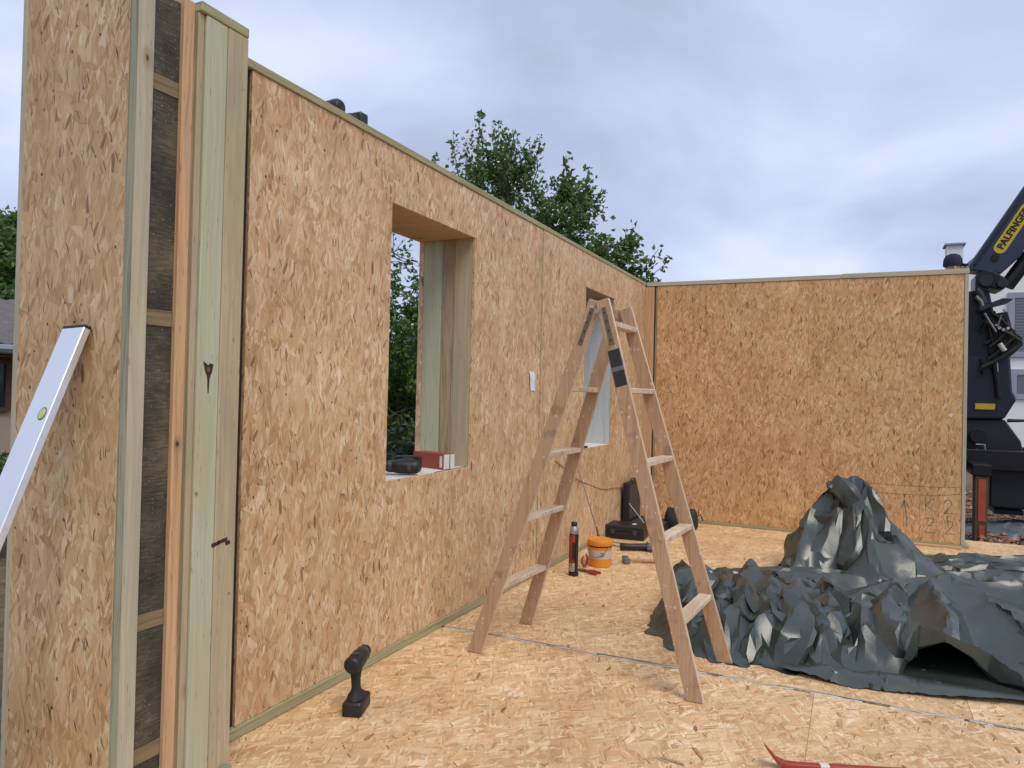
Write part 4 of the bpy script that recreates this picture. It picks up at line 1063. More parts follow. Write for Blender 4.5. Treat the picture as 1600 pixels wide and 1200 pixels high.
# ------------------------------------------------------------------ vegetation
def leaf_mat(name, c0, c1, c2):
    t = NT(name)
    g_ = t.n("ShaderNodeNewGeometry")
    col = t.ramp(g_.outputs["Random Per Island"], [(0.0, c0), (0.5, c1), (1.0, c2)])
    b = t.n("ShaderNodeBsdfPrincipled"); t.l(col, b.inputs["Base Color"]); b.inputs["Roughness"].default_value = 0.48; b.inputs["Specular IOR Level"].default_value = 0.45
    tr = t.n("ShaderNodeBsdfTranslucent"); t.l(t.mix(1.0, col, (1.3, 1.5, 0.6), 'MULTIPLY'), tr.inputs[0])
    mx = t.n("ShaderNodeMixShader"); mx.inputs[0].default_value = 0.38
    t.l(b.outputs[0], mx.inputs[1]); t.l(tr.outputs[0], mx.inputs[2]); t.l(mx.outputs[0], t.out.inputs[0])
    MAT[name] = t.m
leaf_mat("leaf_fruit", (0.050, 0.092, 0.028), (0.095, 0.16, 0.050), (0.165, 0.245, 0.095))
leaf_mat("leaf_bush", (0.045, 0.10, 0.020), (0.085, 0.17, 0.035), (0.13, 0.22, 0.055))
leaf_mat("leaf_dark", (0.018, 0.034, 0.022), (0.034, 0.058, 0.038), (0.055, 0.085, 0.055))
def leaves_obj(name, P, D, size, mat, parent, seed):
    """one mesh of small folded leaves at P growing along D"""
    rs = np.random.RandomState(seed); n = len(P)
    D = D / (np.linalg.norm(D, axis=1, keepdims=True) + 1e-9)
    rnd = rs.normal(size=(n, 3)); side = np.cross(D, rnd); side /= (np.linalg.norm(side, axis=1, keepdims=True) + 1e-9)
    nrm = np.cross(side, D)
    s = (size * rs.uniform(.65, 1.3, n))[:, None]; w = s * rs.uniform(.26, .36, n)[:, None]
    fold = nrm * w * .45
    v = np.stack([P, P + D * s * .45 + side * w + fold, P + D * s - nrm * s * .12, P + D * s * .45 - side * w + fold], 1).reshape(-1, 3)
    i = np.arange(n) * 4
    f = np.concatenate([np.stack([i, i + 1, i + 2], 1), np.stack([i, i + 2, i + 3], 1)])
    me = bpy.data.meshes.new(name)
    me.vertices.add(len(v)); me.vertices.foreach_set("co", v.ravel())
    me.loops.add(len(f) * 3); me.loops.foreach_set("vertex_index", f.ravel().astype(np.int32))
    me.polygons.add(len(f)); me.polygons.foreach_set("loop_start", np.arange(len(f)) * 3); me.polygons.foreach_set("loop_total", np.full(len(f), 3))
    me.update(calc_edges=True); me.materials.append(MAT[mat])
    o = bpy.data.objects.new(name, me); COL.objects.link(o); o.parent = parent
    return o
def curve_pts(a, b, rs, wob, n=6, lift=0.0):
    a, b = np.array(a, float), np.array(b, float); L = np.linalg.norm(b - a)
    off = rs.normal(size=(n, 3)) * wob * L
    pts = []
    for i in range(n):
        t_ = i / (n - 1); pts.append(a + (b - a) * t_ + off[i] * math.sin(math.pi * t_) + np.array([0, 0, lift * L * math.sin(math.pi * t_)]))
    return pts
def tree(name, label, cat, base, fork_h, blobs, leaf, mat, seed, r0=0.09, group=None, shoots=()):
    """blobs: (centre, radii, twigs, leaves per twig); shoots: (start, end, leaves) for the long upright whips"""
    rs = np.random.RandomState(seed)
    e = thing(name, label, cat, base, group=group)
    b0 = np.array(base, float)
    top = np.array([rs.normal() * .1, rs.normal() * .1, fork_h])
    bm = B()
    tr = curve_pts((0, 0, -.05), top, rs, .03); tube(bm, [Vector(p_) for p_ in tr], [r0 * (1 - .35 * i / 5) for i in range(6)], 9)
    P, D = [], []
    for (c, rad, ntw, nl) in blobs:
        c = np.array(c) - b0; rad = np.array(rad)
        nm = max(2, ntw // 14)
        ends = []
        limb = curve_pts(top, c - np.array([0, 0, rad[2] * .35]), rs, .07, lift=.06)
        tube(bm, [Vector(p_) for p_ in limb], [r0 * .55 * (1 - .6 * i / 5) for i in range(6)], 7)
        for _ in range(nm):
            d_ = rs.normal(size=3); d_[2] = d_[2] * .7 + .35; d_ /= np.linalg.norm(d_)
            q = c + d_ * rad * rs.uniform(.35, .75)
            br = curve_pts(limb[rs.randint(3, 6)], q, rs, .08); tube(bm, [Vector(p_) for p_ in br], [r0 * .22 * (1 - .7 * i / 5) for i in range(6)], 5, cap=False)
            ends += br[2:]
        ends = np.array(ends)
        for _ in range(ntw):
            d_ = rs.normal(size=3); d_ /= np.linalg.norm(d_)
            q = c + d_ * rad * rs.uniform(.45, 1.0) ** .6
            s_ = ends[np.argmin(np.linalg.norm(ends - q, axis=1) + rs.rand(len(ends)) * .15)]
            tw = curve_pts(s_, q, rs, .07, 4); tube(bm, [Vector(p_) for p_ in tw], [.007, .005, .004, .002], 4, cap=False)
            a, b_ = np.array(tw[1]), np.array(tw[3]); ax = (b_ - a) / (np.linalg.norm(b_ - a) + 1e-9)
            t_ = rs.rand(nl)[:, None]
            P.append(a + (b_ - a) * t_ + rs.normal(size=(nl, 3)) * leaf * .55)
            D.append(ax * .6 + rs.normal(size=(nl, 3)) * .75 + np.array([0, 0, -.15]))
    for (a, b_, nl) in shoots:
        a, b_ = np.array(a) - b0, np.array(b_) - b0
        tw = curve_pts(a, b_, rs, .02, 5); tube(bm, [Vector(p_) for p_ in tw], [.012, .009, .007, .005, .003], 5, cap=False)
        ax = (b_ - a) / np.linalg.norm(b_ - a); t_ = rs.rand(nl)[:, None] * .92 + .1
        P.append(a + (b_ - a) * t_ + rs.normal(size=(nl, 3)) * leaf * .55)
        D.append(ax * .5 + rs.normal(size=(nl, 3)) * .8)
    obj("trunk", bm, "bark", e, smooth=True, angle=60)
    leaves_obj("crown", np.concatenate(P), np.concatenate(D), leaf, mat, e, seed + 1)
    return e
tree("fruit_tree", "small fruit tree with upright leafy shoots behind the long wall", "tree", (-2.3, 9.4, GZ), 1.9,
     [((-2.55, 9.2, 3.95), (.75, .8, .75), 84, 30), ((-2.35, 9.0, 4.45), (.45, .5, .45), 34, 24), ((-1.55, 9.1, 3.65), (.62, .7, .62), 84, 30), ((-1.9, 9.2, 3.1), (.8, .8, .6), 60, 26),
      ((-.80, 9.0, 3.05), (.45, .5, .42), 44, 26), ((-.42, 9.0, 2.72), (.32, .35, .20), 18, 18)],
     .076, "leaf_fruit", 11, .10,
     shoots=[((-3.05, 9, 3.6), (-3.18, 9, 4.98), 70), ((-2.75, 9, 4.3), (-2.76, 9, 5.20), 85), ((-2.95, 9, 4.2), (-2.95, 9, 4.85), 50), ((-2.5, 9, 4.4), (-2.46, 9, 4.97), 60), ((-2.3, 9, 4.3), (-2.22, 9, 4.82), 40),
             ((-2.05, 9, 4.0), (-1.98, 9, 4.66), 60), ((-1.95, 9, 3.9), (-1.84, 9, 4.72), 60), ((-1.5, 9, 4.0), (-1.45, 9, 4.42), 40), ((-1.2, 9, 3.8), (-1.14, 9, 4.22), 40), ((-.6, 9, 3.0), (-.52, 9, 3.42), 26),
             ((-.9, 9, 2.4), (-.05, 9, 2.98), 60), ((-.7, 9, 2.5), (-.20, 9, 3.12), 46), ((-3.5, 9, 3.9), (-3.46, 9, 4.66), 40), ((-3.35, 9, 3.8), (-3.30, 9, 4.30), 40)])
tree("bush", "bright green leafy bush seen through the near window opening", "bush", (-3.15, 7.75, GZ), .5,
     [((-3.1, 7.7, 1.75), (.95, .8, .75), 150, 40), ((-2.9, 7.5, 1.15), (.9, .7, .6), 110, 36), ((-3.3, 7.8, 2.45), (.7, .6, .45), 50, 16), ((-3.5, 7.6, 3.0), (.8, .5, .4), 40, 8)],
     .07, "leaf_bush", 21, .06)
tree("bush", "low dark shrub below the bright bush outside the near window", "bush", (-2.15, 6.0, GZ), .3,
     [((-2.2, 6.0, .45), (.95, .7, .50), 130, 34), ((-2.9, 6.6, .55), (.8, .6, .55), 90, 30), ((-1.5, 5.6, .25), (.6, .5, .4), 60, 26)], .06, "leaf_dark", 31, .04)
tree("bush", "dark tangled bush filling the background behind the bright bush", "bush", (-5.2, 10.4, GZ), .6,
     [((-5.2, 10.4, 1.2), (1.8, 1.3, 1.3), 190, 40), ((-4.0, 9.4, .9), (1.2, 1.0, 1.1), 120, 36), ((-6.3, 11.5, 1.3), (1.6, 1.2, 1.4), 120, 36)], .10, "leaf_dark", 41, .08)
tree("broadleaf_tree", "dark green tree behind the tiled-roof house at the far left", "tree", (-14.6, 10.0, GZ), 1.6,
     [((-14.4, 9.8, 3.5), (1.9, 1.6, 1.5), 220, 46), ((-13.3, 9.2, 3.0), (1.2, 1.2, 1.5), 150, 46), ((-12.8, 8.6, 2.3), (1.2, 1.0, 1.0), 110, 40)], .13, "leaf_fruit", 51, .16)
tree("bush", "small dark bush below the tiled-roof house at the left edge", "bush", (-5.6, 4.15, GZ), .2,
     [((-5.6, 4.15, .35), (.45, .45, .45), 70, 34), ((-5.1, 3.9, .05), (.4, .4, .3), 50, 30)], .07, "leaf_fruit", 61, .03)

# ------------------------------------------------------------------ neighbours' houses
def stucco(name, c, dirt):
    t = NT(name)
    tc = t.n("ShaderNodeTexCoord")
    n1, _ = t.noise(tc.outputs["Object"], 0.9, 5.0, 0.6, dim='3D'); n2, _ = t.noise(tc.outputs["Object"], 40.0, 3.0, 0.6, dim='3D')
    col = t.mix(t.ramp(n1, [(0.45, (0, 0, 0)), (0.75, (1, 1, 1))]), c, dirt)
    t.bsdf(col, 0.9, n2, 0.4, 0.01, spec=0.2)
    MAT[name] = t.m
stucco("render_white", (0.82, 0.82, 0.82), (0.75, 0.75, 0.75))
stucco("render_peach", (0.42, 0.33, 0.25), (0.30, 0.27, 0.24))
plain("roof_tile", (0.13, 0.115, 0.11), 0.8, var=0.45, scale=6.0)
plain("brown_frame", (0.09, 0.05, 0.03), 0.6)
plain("shutter_grey", (0.16, 0.18, 0.23), 0.5, var=0.1)
plain("window_surround", (0.30, 0.33, 0.40), 0.7, var=0.05)
plain("glass_dark", (0.02, 0.025, 0.03), 0.15, spec=0.8)
hl = thing("tiled_house", "low peach-walled house with grey tiled roof at the far left", "house", (0, 0, 0))
bx("wall", -12.0, -8.05, 1.5, 9.0, GZ, 1.78, "render_peach", hl)
def tiled(xa, za, xb, zb, y0, y1, name):
    ny, nx = 150, 36
    bm = B(); rows = []
    for i in range(nx + 1):
        t_ = i / nx; st = (t_ * 12) % 1.0; lift = .035 * (1 - st)
        row = []
        for j in range(ny + 1):
            y = y0 + (y1 - y0) * j / ny
            row.append(bm.verts.new((xa + (xb - xa) * t_, y, za + (zb - za) * t_ + lift + .03 * abs(math.sin(y * math.pi / .26)))))
        rows.append(row)
    for i in range(nx):
        for j in range(ny): bm.faces.new((rows[i][j], rows[i][j + 1], rows[i + 1][j + 1], rows[i + 1][j]))
    o = obj(name, bm, "roof_tile", hl, smooth=True, angle=25); return o
tiled(-7.70, 1.72, -10.0, 2.52, 1.2, 9.3, "roof"); tiled(-12.3, 1.72, -10.0, 2.52, 1.2, 9.3, "roof")
for y in (1.5, 9.0):
    bm = B(); prism(bm, [(-12.0, y, 1.78), (-8.05, y, 1.78), (-10.02, y, 2.46)], (0, .02 if y < 3 else -.02, 0)); obj("gable_wall", bm, "render_peach", hl)
bm = B(); tube(bm, [(-7.68, 1.2, 1.70), (-7.68, 9.3, 1.70)], .06, 8); obj("gutter", bm, "galvanised", hl, smooth=True)
bx("fascia", -8.06, -7.76, 1.25, 9.25, 1.60, 1.70, "brown_frame", hl)
for y in (3.4, 5.45):
    w_ = bx("window", -8.055, -8.03, y - .45, y + .45, .95, 1.52, "glass_dark", hl)
    for (a, b_, c, d_) in ((y - .52, y - .45, .90, 1.58), (y + .45, y + .52, .90, 1.58), (y - .45, y + .45, 1.52, 1.58), (y - .45, y + .45, .90, .95), (y - .03, y + .03, .95, 1.52)):
        bx("window_frame", -8.06, -8.00, a, b_, c, d_, "brown_frame", w_)

hr = thing("white_house", "white rendered house with shuttered windows behind the crane", "house", (0, 0, 0))
HY = 24.0
bm = B(); prism(bm, [(4.4, HY, GZ), (13.6, HY, GZ), (13.6, HY, 4.7), (9.0, HY, 8.9), (4.4, HY, 4.7)], (0, 9.0, 0)); obj("wall", bm, "render_white", hr)
for s, xe in ((-1, 4.4), (1, 13.6)):
    bm = B(); prism(bm, [(9.0, HY - .05, 8.95), (9.0, HY - .05, 9.15), (xe + s * .12, HY - .05, 4.72), (xe + s * .12, HY - .05, 4.55)], (0, 9.1, 0)); obj("roof", bm, "roof_tile", hr)
for (x0, x1, z0, z1) in ((5.95, 7.25, 2.73, 4.20), (6.02, 7.25, 1.58, 2.10), (9.0, 10.3, 2.73, 4.2), (9.0, 10.3, 1.58, 2.1)):
    w_ = bx("window", x0, x1, HY - .02, HY + .02, z0, z1, "glass_dark", hr)
    for (a, b_, c, d_) in ((x0 - .16, x0, z0 - .14, z1 + .16), (x1, x1 + .16, z0 - .14, z1 + .16), (x0, x1, z1, z1 + .16), (x0, x1, z0 - .14, z0)):
        bx("window_surround", a, b_, HY - .06, HY + .01, c, d_, "window_surround", w_, .004)
    bm = B(); n = 18
    for k in range(n):
        za = z0 + (z1 - z0) * (k + .08) / n
        box(bm, x0 + .01, x1 - .01, HY - .040, HY - .025, za, za + (z1 - z0) / n * .80)
    o = obj("roller_shutter", bm, "shutter_grey", w_); o["kind"] = "stuff"
ch = bx("chimney", 4.44, 4.86, HY + 1.2, HY + 1.75, 4.4, 5.98, "render_white", hr)
bx("chimney_cap", 4.38, 4.92, HY + 1.12, HY + 1.83, 5.985, 6.03, "window_surround", ch)

# ------------------------------------------------------------------ rubble and the second tarpaulin outside
def rub_mat():
    t = NT("rubble_red"); g_ = t.n("ShaderNodeNewGeometry")
    col = t.ramp(g_.outputs["Random Per Island"], [(0.0, (0.13, 0.085, 0.065)), (0.4, (0.30, 0.135, 0.095)), (0.8, (0.38, 0.20, 0.145)), (1.0, (0.42, 0.33, 0.27))])
    t.bsdf(col, 0.9, spec=0.2); MAT["rubble_red"] = t.m
rub_mat()
rs = np.random.RandomState(77)
n = 3600
cx = rs.uniform(2.6, 7.5, n); cy = 8.3 + 7.5 * rs.rand(n) ** 1.5; sz = rs.uniform(.018, .065, n)
octa = np.array([(1, 0, 0), (0, 1, 0), (-1, 0, 0), (0, -1, 0), (0, 0, 1), (0, 0, -1), ], float)
of = np.array([(0, 1, 4), (1, 2, 4), (2, 3, 4), (3, 0, 4), (1, 0, 5), (2, 1, 5), (3, 2, 5), (0, 3, 5)])
mound = .10 * np.exp(-((cy - 9.6) / 1.2) ** 2)
V_ = octa[None] * sz[:, None, None] * rs.uniform(.55, 1.35, (n, 6, 1)) * np.array([1, 1, .65])
an = rs.rand(n) * 6.28; ca, sa = np.cos(an)[:, None], np.sin(an)[:, None]
V_ = np.stack([V_[..., 0] * ca - V_[..., 1] * sa, V_[..., 0] * sa + V_[..., 1] * ca, V_[..., 2]], -1)
V_ += np.stack([cx, cy, GZ + sz * .35 + mound * rs.rand(n)], -1)[:, None]
F_ = (of[None] + (np.arange(n) * 6)[:, None, None]).reshape(-1, 3)
me = bpy.data.meshes.new("rubble"); me.from_pydata(V_.reshape(-1, 3).tolist(), [], F_.tolist()); me.materials.append(MAT["rubble_red"])
o = bpy.data.objects.new("rubble", me); COL.objects.link(o); tag(o, "broken red brick rubble on the ground beyond the floor edge", "rubble", kind="stuff")
t2 = thing("tarpaulin", "small blue-grey tarpaulin lying on the rubble beneath the crane", "tarpaulin", (0, 0, 0))
X4 = crumple(80, 50, [(0, 3.25, 10.2), (.5, 4.1, 10.1), (1, 5.4, 10.3)], [(0, 3.3, 11.3), (.5, 4.2, 11.6), (1, 5.5, 11.4)], [(3.9, 10.8, .7, .5, .2, .20, 2.), (4.8, 10.8, .6, .5, 0, .16, 2.)], 15, lambda x, y: (1.12 + 0 * x, 1.12 + 0 * x), lambda x, y: .006 + 0 * x, 60, ridge=.8)
X4[..., 2] += GZ + .03
grid_obj("crumpled_sheet", X4, "tarp_blue", t2)

# ------------------------------------------------------------------ crane truck
plain("crane_navy", (0.013, 0.020, 0.036), 0.35, spec=0.3, var=0.15, scale=5)
plain("boom_blue", (0.020, 0.033, 0.064), 0.35, spec=0.4, var=0.15, scale=5)
plain("crane_black", (0.010, 0.011, 0.014), 0.4, spec=0.3, var=0.3)
plain("crane_grey", (0.020, 0.023, 0.030), 0.45, spec=0.3, var=0.2)
plain("sign_yellow", (0.52, 0.36, 0.02), 0.5, var=0.08)
plain("worn_red", (0.42, 0.07, 0.03), 0.6, var=0.35, scale=9)
plain("rusty_brown", (0.10, 0.06, 0.035), 0.7, var=0.4, scale=9)
plain("dirty_white", (0.45, 0.45, 0.43), 0.6, var=0.2)
CY = 11.0
def cxz(px, py): return 3.374 + .00684 * (px - 1516), 1.217 - .0081 * (py - 640) + .0002 * (px - 1516)
def cp(pts, y0, y1, name, mat, parent, bevel=.012):
    bm = B(); prism(bm, [(cxz(a, b_)[0], y0, cxz(a, b_)[1]) for a, b_ in pts], (0, y1 - y0, 0))
    return obj(name, bm, mat, parent, bevel)
def ct(pts, y, r, name, mat, parent, n=8):
    bm = B(); tube(bm, [(cxz(a, b_)[0], y + (0 if len(q) < 3 else q[2]), cxz(a, b_)[1]) for q in pts for a, b_ in [q[:2]]], r, n)
    return obj(name, bm, mat, parent, smooth=True)
tk = thing("crane_truck", "dark navy truck-mounted knuckle-boom crane with yellow boom lettering", "crane truck", (0, 0, 0))
# boom: box section that runs up and out of the picture
bo, bt = Vector((*cxz(1517, 452),)), Vector((*cxz(1582, 362),))
P_ = lambda px, py: Vector((cxz(px, py)[0], 0, cxz(px, py)[1]))
p0, p1 = P_(1505, 418), P_(1600, 283)
bd_ = (p1 - p0).normalized(); bn_ = Vector((bd_.z, 0, -bd_.x))
boom_len = 3.6
def along(s, t_, y): q = p0 + bd_ * s + bn_ * t_; return Vector((q.x, y, q.z))
bm = B(); prism(bm, [along(s, t_, CY - .17) for s, t_ in ((-.02, .02), (.05, .0), (boom_len, .04), (boom_len, .30), (.75, .38), (.38, .43), (.10, .36))], (0, .34, 0))
boom = obj("boom", bm, "boom_blue", tk, .02, seg=2)
bm = B(); prism(bm, [along(s, t_, CY - .19) for s, t_ in ((.06, .035), (boom_len, .07), (boom_len, .10), (.06, .07))], (0, .015, 0)); obj("edge_rib", bm, "crane_navy", boom, .004)
s0, s1, tc_, rr = .30, .98, .185, .070
pill = [along(s0 + rr - rr * math.cos(a) if False else s0 + rr + rr * math.cos(a), tc_ + rr * math.sin(a), CY - .178) for a in [R(90 + 180 * i / 12) for i in range(13)]] + \
       [along(s1 - rr + rr * math.cos(a), tc_ + rr * math.sin(a), CY - .178) for a in [R(-90 + 180 * i / 12) for i in range(13)]]
bm = B(); prism(bm, pill, (0, .010, 0)); obj("name_plate", bm, "sign_yellow", boom)
cu = bpy.data.curves.new("lettering", 'FONT'); cu.body = "PALFINGER"; cu.size = .108; cu.extrude = .002; cu.align_x = 'CENTER'; cu.align_y = 'CENTER'; cu.offset = .0035; cu.space_character = 1.04
to = bpy.data.objects.new("lettering_curve", cu); COL.objects.link(to)
dg = bpy.context.evaluated_depsgraph_get(); tm = bpy.data.meshes.new_from_object(to.evaluated_get(dg)); tm.name = "lettering"
bpy.data.objects.remove(to); bpy.data.curves.remove(cu)
tm.materials.clear(); tm.materials.append(MAT["crane_black"])
tx = bpy.data.objects.new("lettering", tm); COL.objects.link(tx); tx.parent = boom
c_ = along((s0 + s1) / 2, tc_, CY - .1805)
Xa, Za = bd_, Vector((0, -1, 0)); Ya = Za.cross(Xa)
m4 = Matrix((Xa, Ya, Za)).transposed().to_4x4(); m4.translation = c_; tx.matrix_local = m4
bm = B(); lathe(bm, [(.045, 0), (.045, .012), (.03, .016)], 18, 'Y'); o = obj("lightening_hole", bm, "crane_black", boom, smooth=True); o.location = along(.24, .20, CY - .186)
# lift cylinder, knuckle and pins
bm = B(); tube(bm, [along(.02, .50, CY - .02), along(1.5, .55, CY - .02)], [.085, .085], 16); obj("lift_cylinder", bm, "crane_black", tk, smooth=True)
bm = B(); tube(bm, [along(1.5, .55, CY - .02), along(2.6, .50, CY - .02)], .05, 14); obj("piston_rod", bm, "steel", tk, smooth=True)
cp([(1517, 432), (1532, 424), (1546, 428), (1566, 440), (1567, 452), (1556, 457), (1540, 452), (1524, 470), (1517, 468)], CY - .22, CY + .20, "knuckle", "crane_black", tk)
bm = B(); lathe(bm, [(.07, 0), (.075, .01), (.075, .05), (.05, .06)], 18, 'Y'); o = obj("pivot_pin", bm, "crane_grey", tk, smooth=True); o.location = (cxz(1533, 442)[0], CY - .28, cxz(1533, 442)[1])
bm = B(); lathe(bm, [(.055, 0), (.06, .01), (.06, .05), (.04, .06)], 18, 'Y'); o = obj("pivot_pin", bm, "crane_grey", tk, smooth=True); o.location = (cxz(1558, 447)[0], CY - .28, cxz(1558, 447)[1])
# column and slewing base
cp([(1505, 455), (1540, 455), (1548, 490), (1552, 560), (1500, 560)], CY - .16, CY + .20, "column", "crane_navy", tk, .02)
cp([(1500, 556), (1572, 558), (1576, 612), (1583, 624), (1564, 655), (1500, 655)], CY - .24, CY + .30, "slew_housing", "crane_navy", tk, .025)
ct([(1545, 560), (1551, 590), (1555, 622)], CY - .26, .035, "slew_ram", "crane_black", tk, 12)
ct([(1528, 562), (1531, 585)], CY - .26, .022, "slew_ram", "crane_black", tk, 12)
ct([(1550, 562), (1552, 582)], CY - .30, .008, "ram_rod", "steel", tk)
cp([(1519, 630), (1550, 631), (1549, 640), (1519, 639)], CY - .256, CY - .242, "warning_plate", "sign_yellow", tk, .001)
cp([(1500, 655), (1566, 655), (1591, 688), (1596, 712), (1500, 712)], CY - .20, CY + .40, "pedestal", "crane_grey", tk, .015)
bm = B(); lathe(bm, [(.085, 0), (.09, .02), (.09, .09), (.06, .10)], 20, 'Y'); o = obj("slew_motor", bm, "crane_black", tk, smooth=True); o.location = (cxz(1524, 680)[0], CY - .30, cxz(1524, 680)[1])
bm = B(); lathe(bm, [(.092, 0), (.092, .012)], 20, 'Y'); o = obj("motor_band", bm, "dull_steel", tk, smooth=True); o.location = (cxz(1524, 680)[0], CY - .26, cxz(1524, 680)[1])
# hoses, valve bank, control plates
rng = random.Random(5)
for k in range(24):
    a = rng.uniform(1528, 1556); top = rng.uniform(486, 512); bulge = rng.uniform(1560, 1596); low = rng.uniform(536, 582)
    y = rng.uniform(-.10, .16)
    pts = []
    for i in range(13):
        t_ = i / 12
        pts.append((a + (bulge - a) * math.sin(math.pi * t_) ** .8 - 4 * t_, top + (low - top) * t_ + 6 * math.sin(2 * math.pi * t_), -.22 + y))
    ct(pts, CY, rng.uniform(.012, .022), "hose", "black_rubber", tk, 7)
for k in range(7):
    pts = [(1522 + 6 * k, 520 + rng.uniform(-10, 10), -.25), (1528 + 6 * k, 500 + rng.uniform(-8, 8), -.32), (1538 + 5 * k, 505 + rng.uniform(-8, 12), -.30), (1545 + 4 * k, 535 + rng.uniform(-8, 10), -.24)]
    ct(pts, CY, .013, "hose", "black_rubber", tk, 7)
cp([(1520, 484), (1556, 472), (1572, 474), (1566, 478), (1545, 482), (1523, 490)], CY - .40, CY - .10, "control_plate", "crane_grey", tk, .003)
cp([(1534, 494), (1568, 490), (1574, 512), (1572, 560), (1540, 556)], CY - .20, CY - .02, "valve_bank", "crane_black", tk, .01)
for k, (a, b_) in enumerate(((1553, 516), (1559, 519), (1566, 517), (1549, 512), (1561, 489))):
    bm = B(); lathe(bm, [(.018, 0), (.020, .01), (.020, .05), (.012, .06)], 10, 'Y'); o = obj("hose_fitting", bm, "steel", tk, smooth=True); o.location = (cxz(a, b_)[0], CY - .33, cxz(a, b_)[1])
ct([(1529, 493), (1547, 522)], CY - .36, .014, "control_lever", "dull_steel", tk)
ct([(1555, 497), (1549, 516)], CY - .36, .008, "control_lever", "dull_steel", tk)
ct([(1553, 540), (1561, 551)], CY - .34, .030, "filter_canister", "dirty_white", tk, 14)
ct([(1517, 455), (1524, 462), (1530, 478)], CY - .25, .05, "hydraulic_pipe", "crane_grey", tk, 12)
ct([(1517, 466), (1525, 474), (1529, 486)], CY - .30, .022, "hydraulic_pipe", "dull_steel", tk, 10)
# deck, oil tank and underframe
cp([(1535, 713), (1606, 716), (1606, 726), (1535, 724)], CY - .45, CY + .60, "deck_plate", "crane_black", tk, .006)
cp([(1540, 727), (1640, 729), (1640, 788), (1540, 786)], CY - .42, CY + .55, "oil_tank", "crane_grey", tk, .02)
cp([(1548, 789), (1592, 790), (1592, 797), (1548, 796)], CY - .38, CY + .30, "tank_bracket", "crane_black", tk, .006)
ct([(1565, 656), (1598, 656), (1598, 682), (1598, 716)], CY - .40, .022, "hand_rail", "crane_black", tk)
ct([(1517, 715), (1556, 715)], CY - .44, .012, "grab_rail", "dull_steel", tk)
cp([(1556, 706), (1578, 707), (1578, 716), (1556, 716)], CY - .42, CY - .30, "junction_box", "dirty_white", tk, .004)
ct([(1517, 692), (1530, 692), (1532, 712), (1536, 735), (1528, 746), (1515, 746)], CY - .46, .014, "hydraulic_pipe", "dull_steel", tk)
ct([(1517, 700), (1528, 704), (1528, 722)], CY - .50, .014, "hydraulic_pipe", "dirty_white", tk)
# outrigger leg in front
x0, x1 = 3.295, 3.425
bx("outrigger_leg", x0, x1, 9.90, 10.08, GZ + .02, .47, "rusty_brown", tk, .008)
bx("outrigger_panel", x0 + .035, x1 - .02, 9.893, 9.899, -.05, .43, "worn_red", tk, .002)
bx("outrigger_panel", x0 + .045, x1 - .03, 9.893, 9.899, GZ + .05, -.10, "worn_red", tk, .002)
bx("outrigger_foot", x0 - .12, x1 + .12, 9.80, 10.18, GZ, GZ + .025, "dull_steel", tk, .004)
bx("outrigger_beam", x0 - .03, x1 + .03, 9.88, 11.6, .471, .60, "crane_black", tk, .008)
# chassis, bed and wheels stand behind the end wall
bx("chassis_rail", -3.0, 5.6, 10.45, 10.57, .50, .74, "crane_black", tk, .01)
bx("chassis_rail", -3.0, 5.6, 11.43, 11.55, .50, .74, "crane_black", tk, .01)
bx("flatbed", -3.0, 3.15, 9.75, 12.25, 1.14, 1.27, "rusty_brown", tk, .01)
for x in (-2.6, -.9, .8, 2.5): bx("bed_bearer", x - .06, x + .06, 10.4, 11.6, .741, 1.139, "crane_black", tk)
for (x, y) in ((-1.5, 9.95), (-1.5, 11.75), (5.0, 9.95), (5.0, 11.75)):
    bm = B(); lathe(bm, [(.30, 0), (.46, .02), (.50, .07), (.50, .22), (.46, .27), (.30, .29)], 28, 'Y'); w_ = obj("wheel", bm, "black_rubber", tk, smooth=True); w_.location = (x, y, GZ + .50)
    bm = B(); lathe(bm, [(.12, -.004), (.27, .0), (.28, .02)], 20, 'Y', (0, -.012, 0)); obj("rim", bm, "dull_steel", w_, smooth=True)
for x in (-1.5, 5.0): bx("axle", x - .06, x + .06, 10.0, 12.0, GZ + .44, GZ + .56, "crane_black", tk)

# ------------------------------------------------------------------ worker on the truck bed
plain("skin", (0.42, 0.24, 0.17), 0.55, var=0.06)
plain("hi_vis", (0.62, 0.74, 0.03), 0.7, var=0.06)
plain("navy_cloth", (0.012, 0.016, 0.045), 0.85, var=0.2)
plain("work_trousers", (0.03, 0.035, 0.05), 0.85, var=0.2)
wk = thing("person", "worker in navy cap and yellow high-visibility jacket peeking over end wall", "person", (3.05, 10.15, 1.271), R(-80))
jt = {'pel': (0, 0, .93, .135), 'wai': (0, 0, 1.10, .13), 'che': (0, .01, 1.30, .145), 'nck': (0, .01, 1.46, .060), 'hd0': (0, .025, 1.54, .070), 'hd1': (0, .03, 1.63, .088), 'hd2': (0, .025, 1.70, .080)}
for s, n_ in ((-1, 'l'), (1, 'r')):
    jt.update({'hip' + n_: (s * .095, 0, .88, .095), 'kne' + n_: (s * .10, .02, .48, .062), 'ank' + n_: (s * .10, -.01, .09, .045), 'toe' + n_: (s * .11, .14, .035, .036),
               'sho' + n_: (s * .19, 0, 1.40, .062), 'elb' + n_: (s * .25, .02, 1.12, .045), 'wri' + n_: (s * .25, .05, .90, .030), 'hnd' + n_: (s * .25, .07, .82, .030)})
ed = [('pel', 'wai'), ('wai', 'che'), ('che', 'nck'), ('nck', 'hd0'), ('hd0', 'hd1'), ('hd1', 'hd2')]
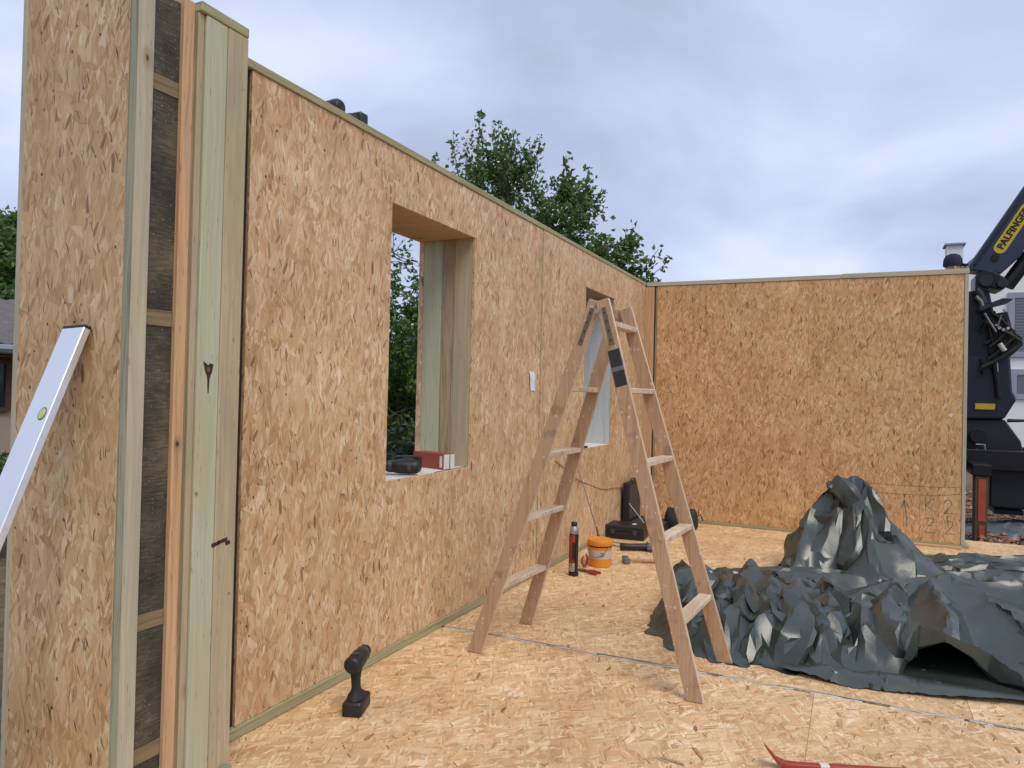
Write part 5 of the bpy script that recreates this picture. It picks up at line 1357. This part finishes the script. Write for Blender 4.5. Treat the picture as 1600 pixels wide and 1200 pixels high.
for n_ in 'lr': ed += [('pel', 'hip' + n_), ('hip' + n_, 'kne' + n_), ('kne' + n_, 'ank' + n_), ('ank' + n_, 'toe' + n_), ('che', 'sho' + n_), ('sho' + n_, 'elb' + n_), ('elb' + n_, 'wri' + n_), ('wri' + n_, 'hnd' + n_)]
ks = list(jt)
me = bpy.data.meshes.new("body"); me.from_pydata([jt[k_][:3] for k_ in ks], [(ks.index(a), ks.index(b_)) for a, b_ in ed], [])
bo_ = bpy.data.objects.new("body", me); COL.objects.link(bo_)
sk = bo_.modifiers.new("skin", 'SKIN')
for i, k_ in enumerate(ks): me.skin_vertices[0].data[i].radius = (jt[k_][3], jt[k_][3]); me.skin_vertices[0].data[i].use_root = (k_ == 'pel')
bo_.modifiers.new("sub", 'SUBSURF').levels = 2
dg = bpy.context.evaluated_depsgraph_get(); m2 = bpy.data.meshes.new_from_object(bo_.evaluated_get(dg)); bo_.modifiers.clear(); bo_.data = m2
m2.name = "body"
for k_ in ("skin", "work_trousers", "hi_vis"): m2.materials.append(MAT[k_])
for p_ in m2.polygons:
    p_.use_smooth = True
    z, x, y = p_.center.z, abs(p_.center.x), p_.center.y
    p_.material_index = 1 if z < .95 and x < .20 or z < .7 else (2 if z < 1.47 and z > .89 else 0)
bo_.parent = wk
bm = B(); lathe(bm, [(.100, 1.655), (.104, 1.68), (.098, 1.74), (.075, 1.785), (.03, 1.805), (.004, 1.807)], 24, 'Z', (0, .02, 0)); cpo = obj("cap", bm, "navy_cloth", wk, smooth=True, angle=60)
bm = B(); prism(bm, [(-.075, .10, 1.672), (-.06, .165, 1.664), (0, .19, 1.662), (.06, .165, 1.664), (.075, .10, 1.672)], (0, 0, .008)); obj("peak", bm, "navy_cloth", cpo)
bm = B(); lathe(bm, [(.082, 1.42), (.098, 1.45), (.095, 1.50), (.085, 1.52)], 20, 'Z', (0, 0, 0)); obj("collar", bm, "hi_vis", wk, smooth=True, angle=60)
bm = B(); bmesh.ops.create_uvsphere(bm, u_segments=14, v_segments=8, radius=.09); o = obj("hood", bm, "hi_vis", wk, smooth=True); o.location = (0, -.105, 1.525); o.scale = (1.0, .7, .75)
bm = B(); tube(bm, [(0, .105, 1.635), (0, .128, 1.60), (0, .105, 1.585)], [.010, .015, .008], 8); obj("nose", bm, "skin", wk, smooth=True)
for s in (-1, 1):
    bm = B(); bmesh.ops.create_uvsphere(bm, u_segments=10, v_segments=6, radius=.012); o = obj("eye", bm, "dirty_white", wk, smooth=True); o.location = (s * .033, .105, 1.635)
    bm = B(); bmesh.ops.create_uvsphere(bm, u_segments=10, v_segments=6, radius=.024); o = obj("ear", bm, "skin", wk, smooth=True); o.location = (s * .088, .02, 1.62); o.scale = (.4, .8, 1.3)

# ------------------------------------------------------------------ overhead cable at the far left
p_a, p_b = Vector((-9.0, 5.0, 7.60)), Vector((-3.2, 6.0, 3.6))
bm = B(); tube(bm, [p_a + (p_b - p_a) * (i / 10) - Vector((0, 0, .25 * math.sin(math.pi * i / 10))) for i in range(11)], .012, 6)
o = obj("overhead_cable", bm, "black_rubber", smooth=True); tag(o, "thin dark overhead cable crossing the top left corner of the sky", "cable")
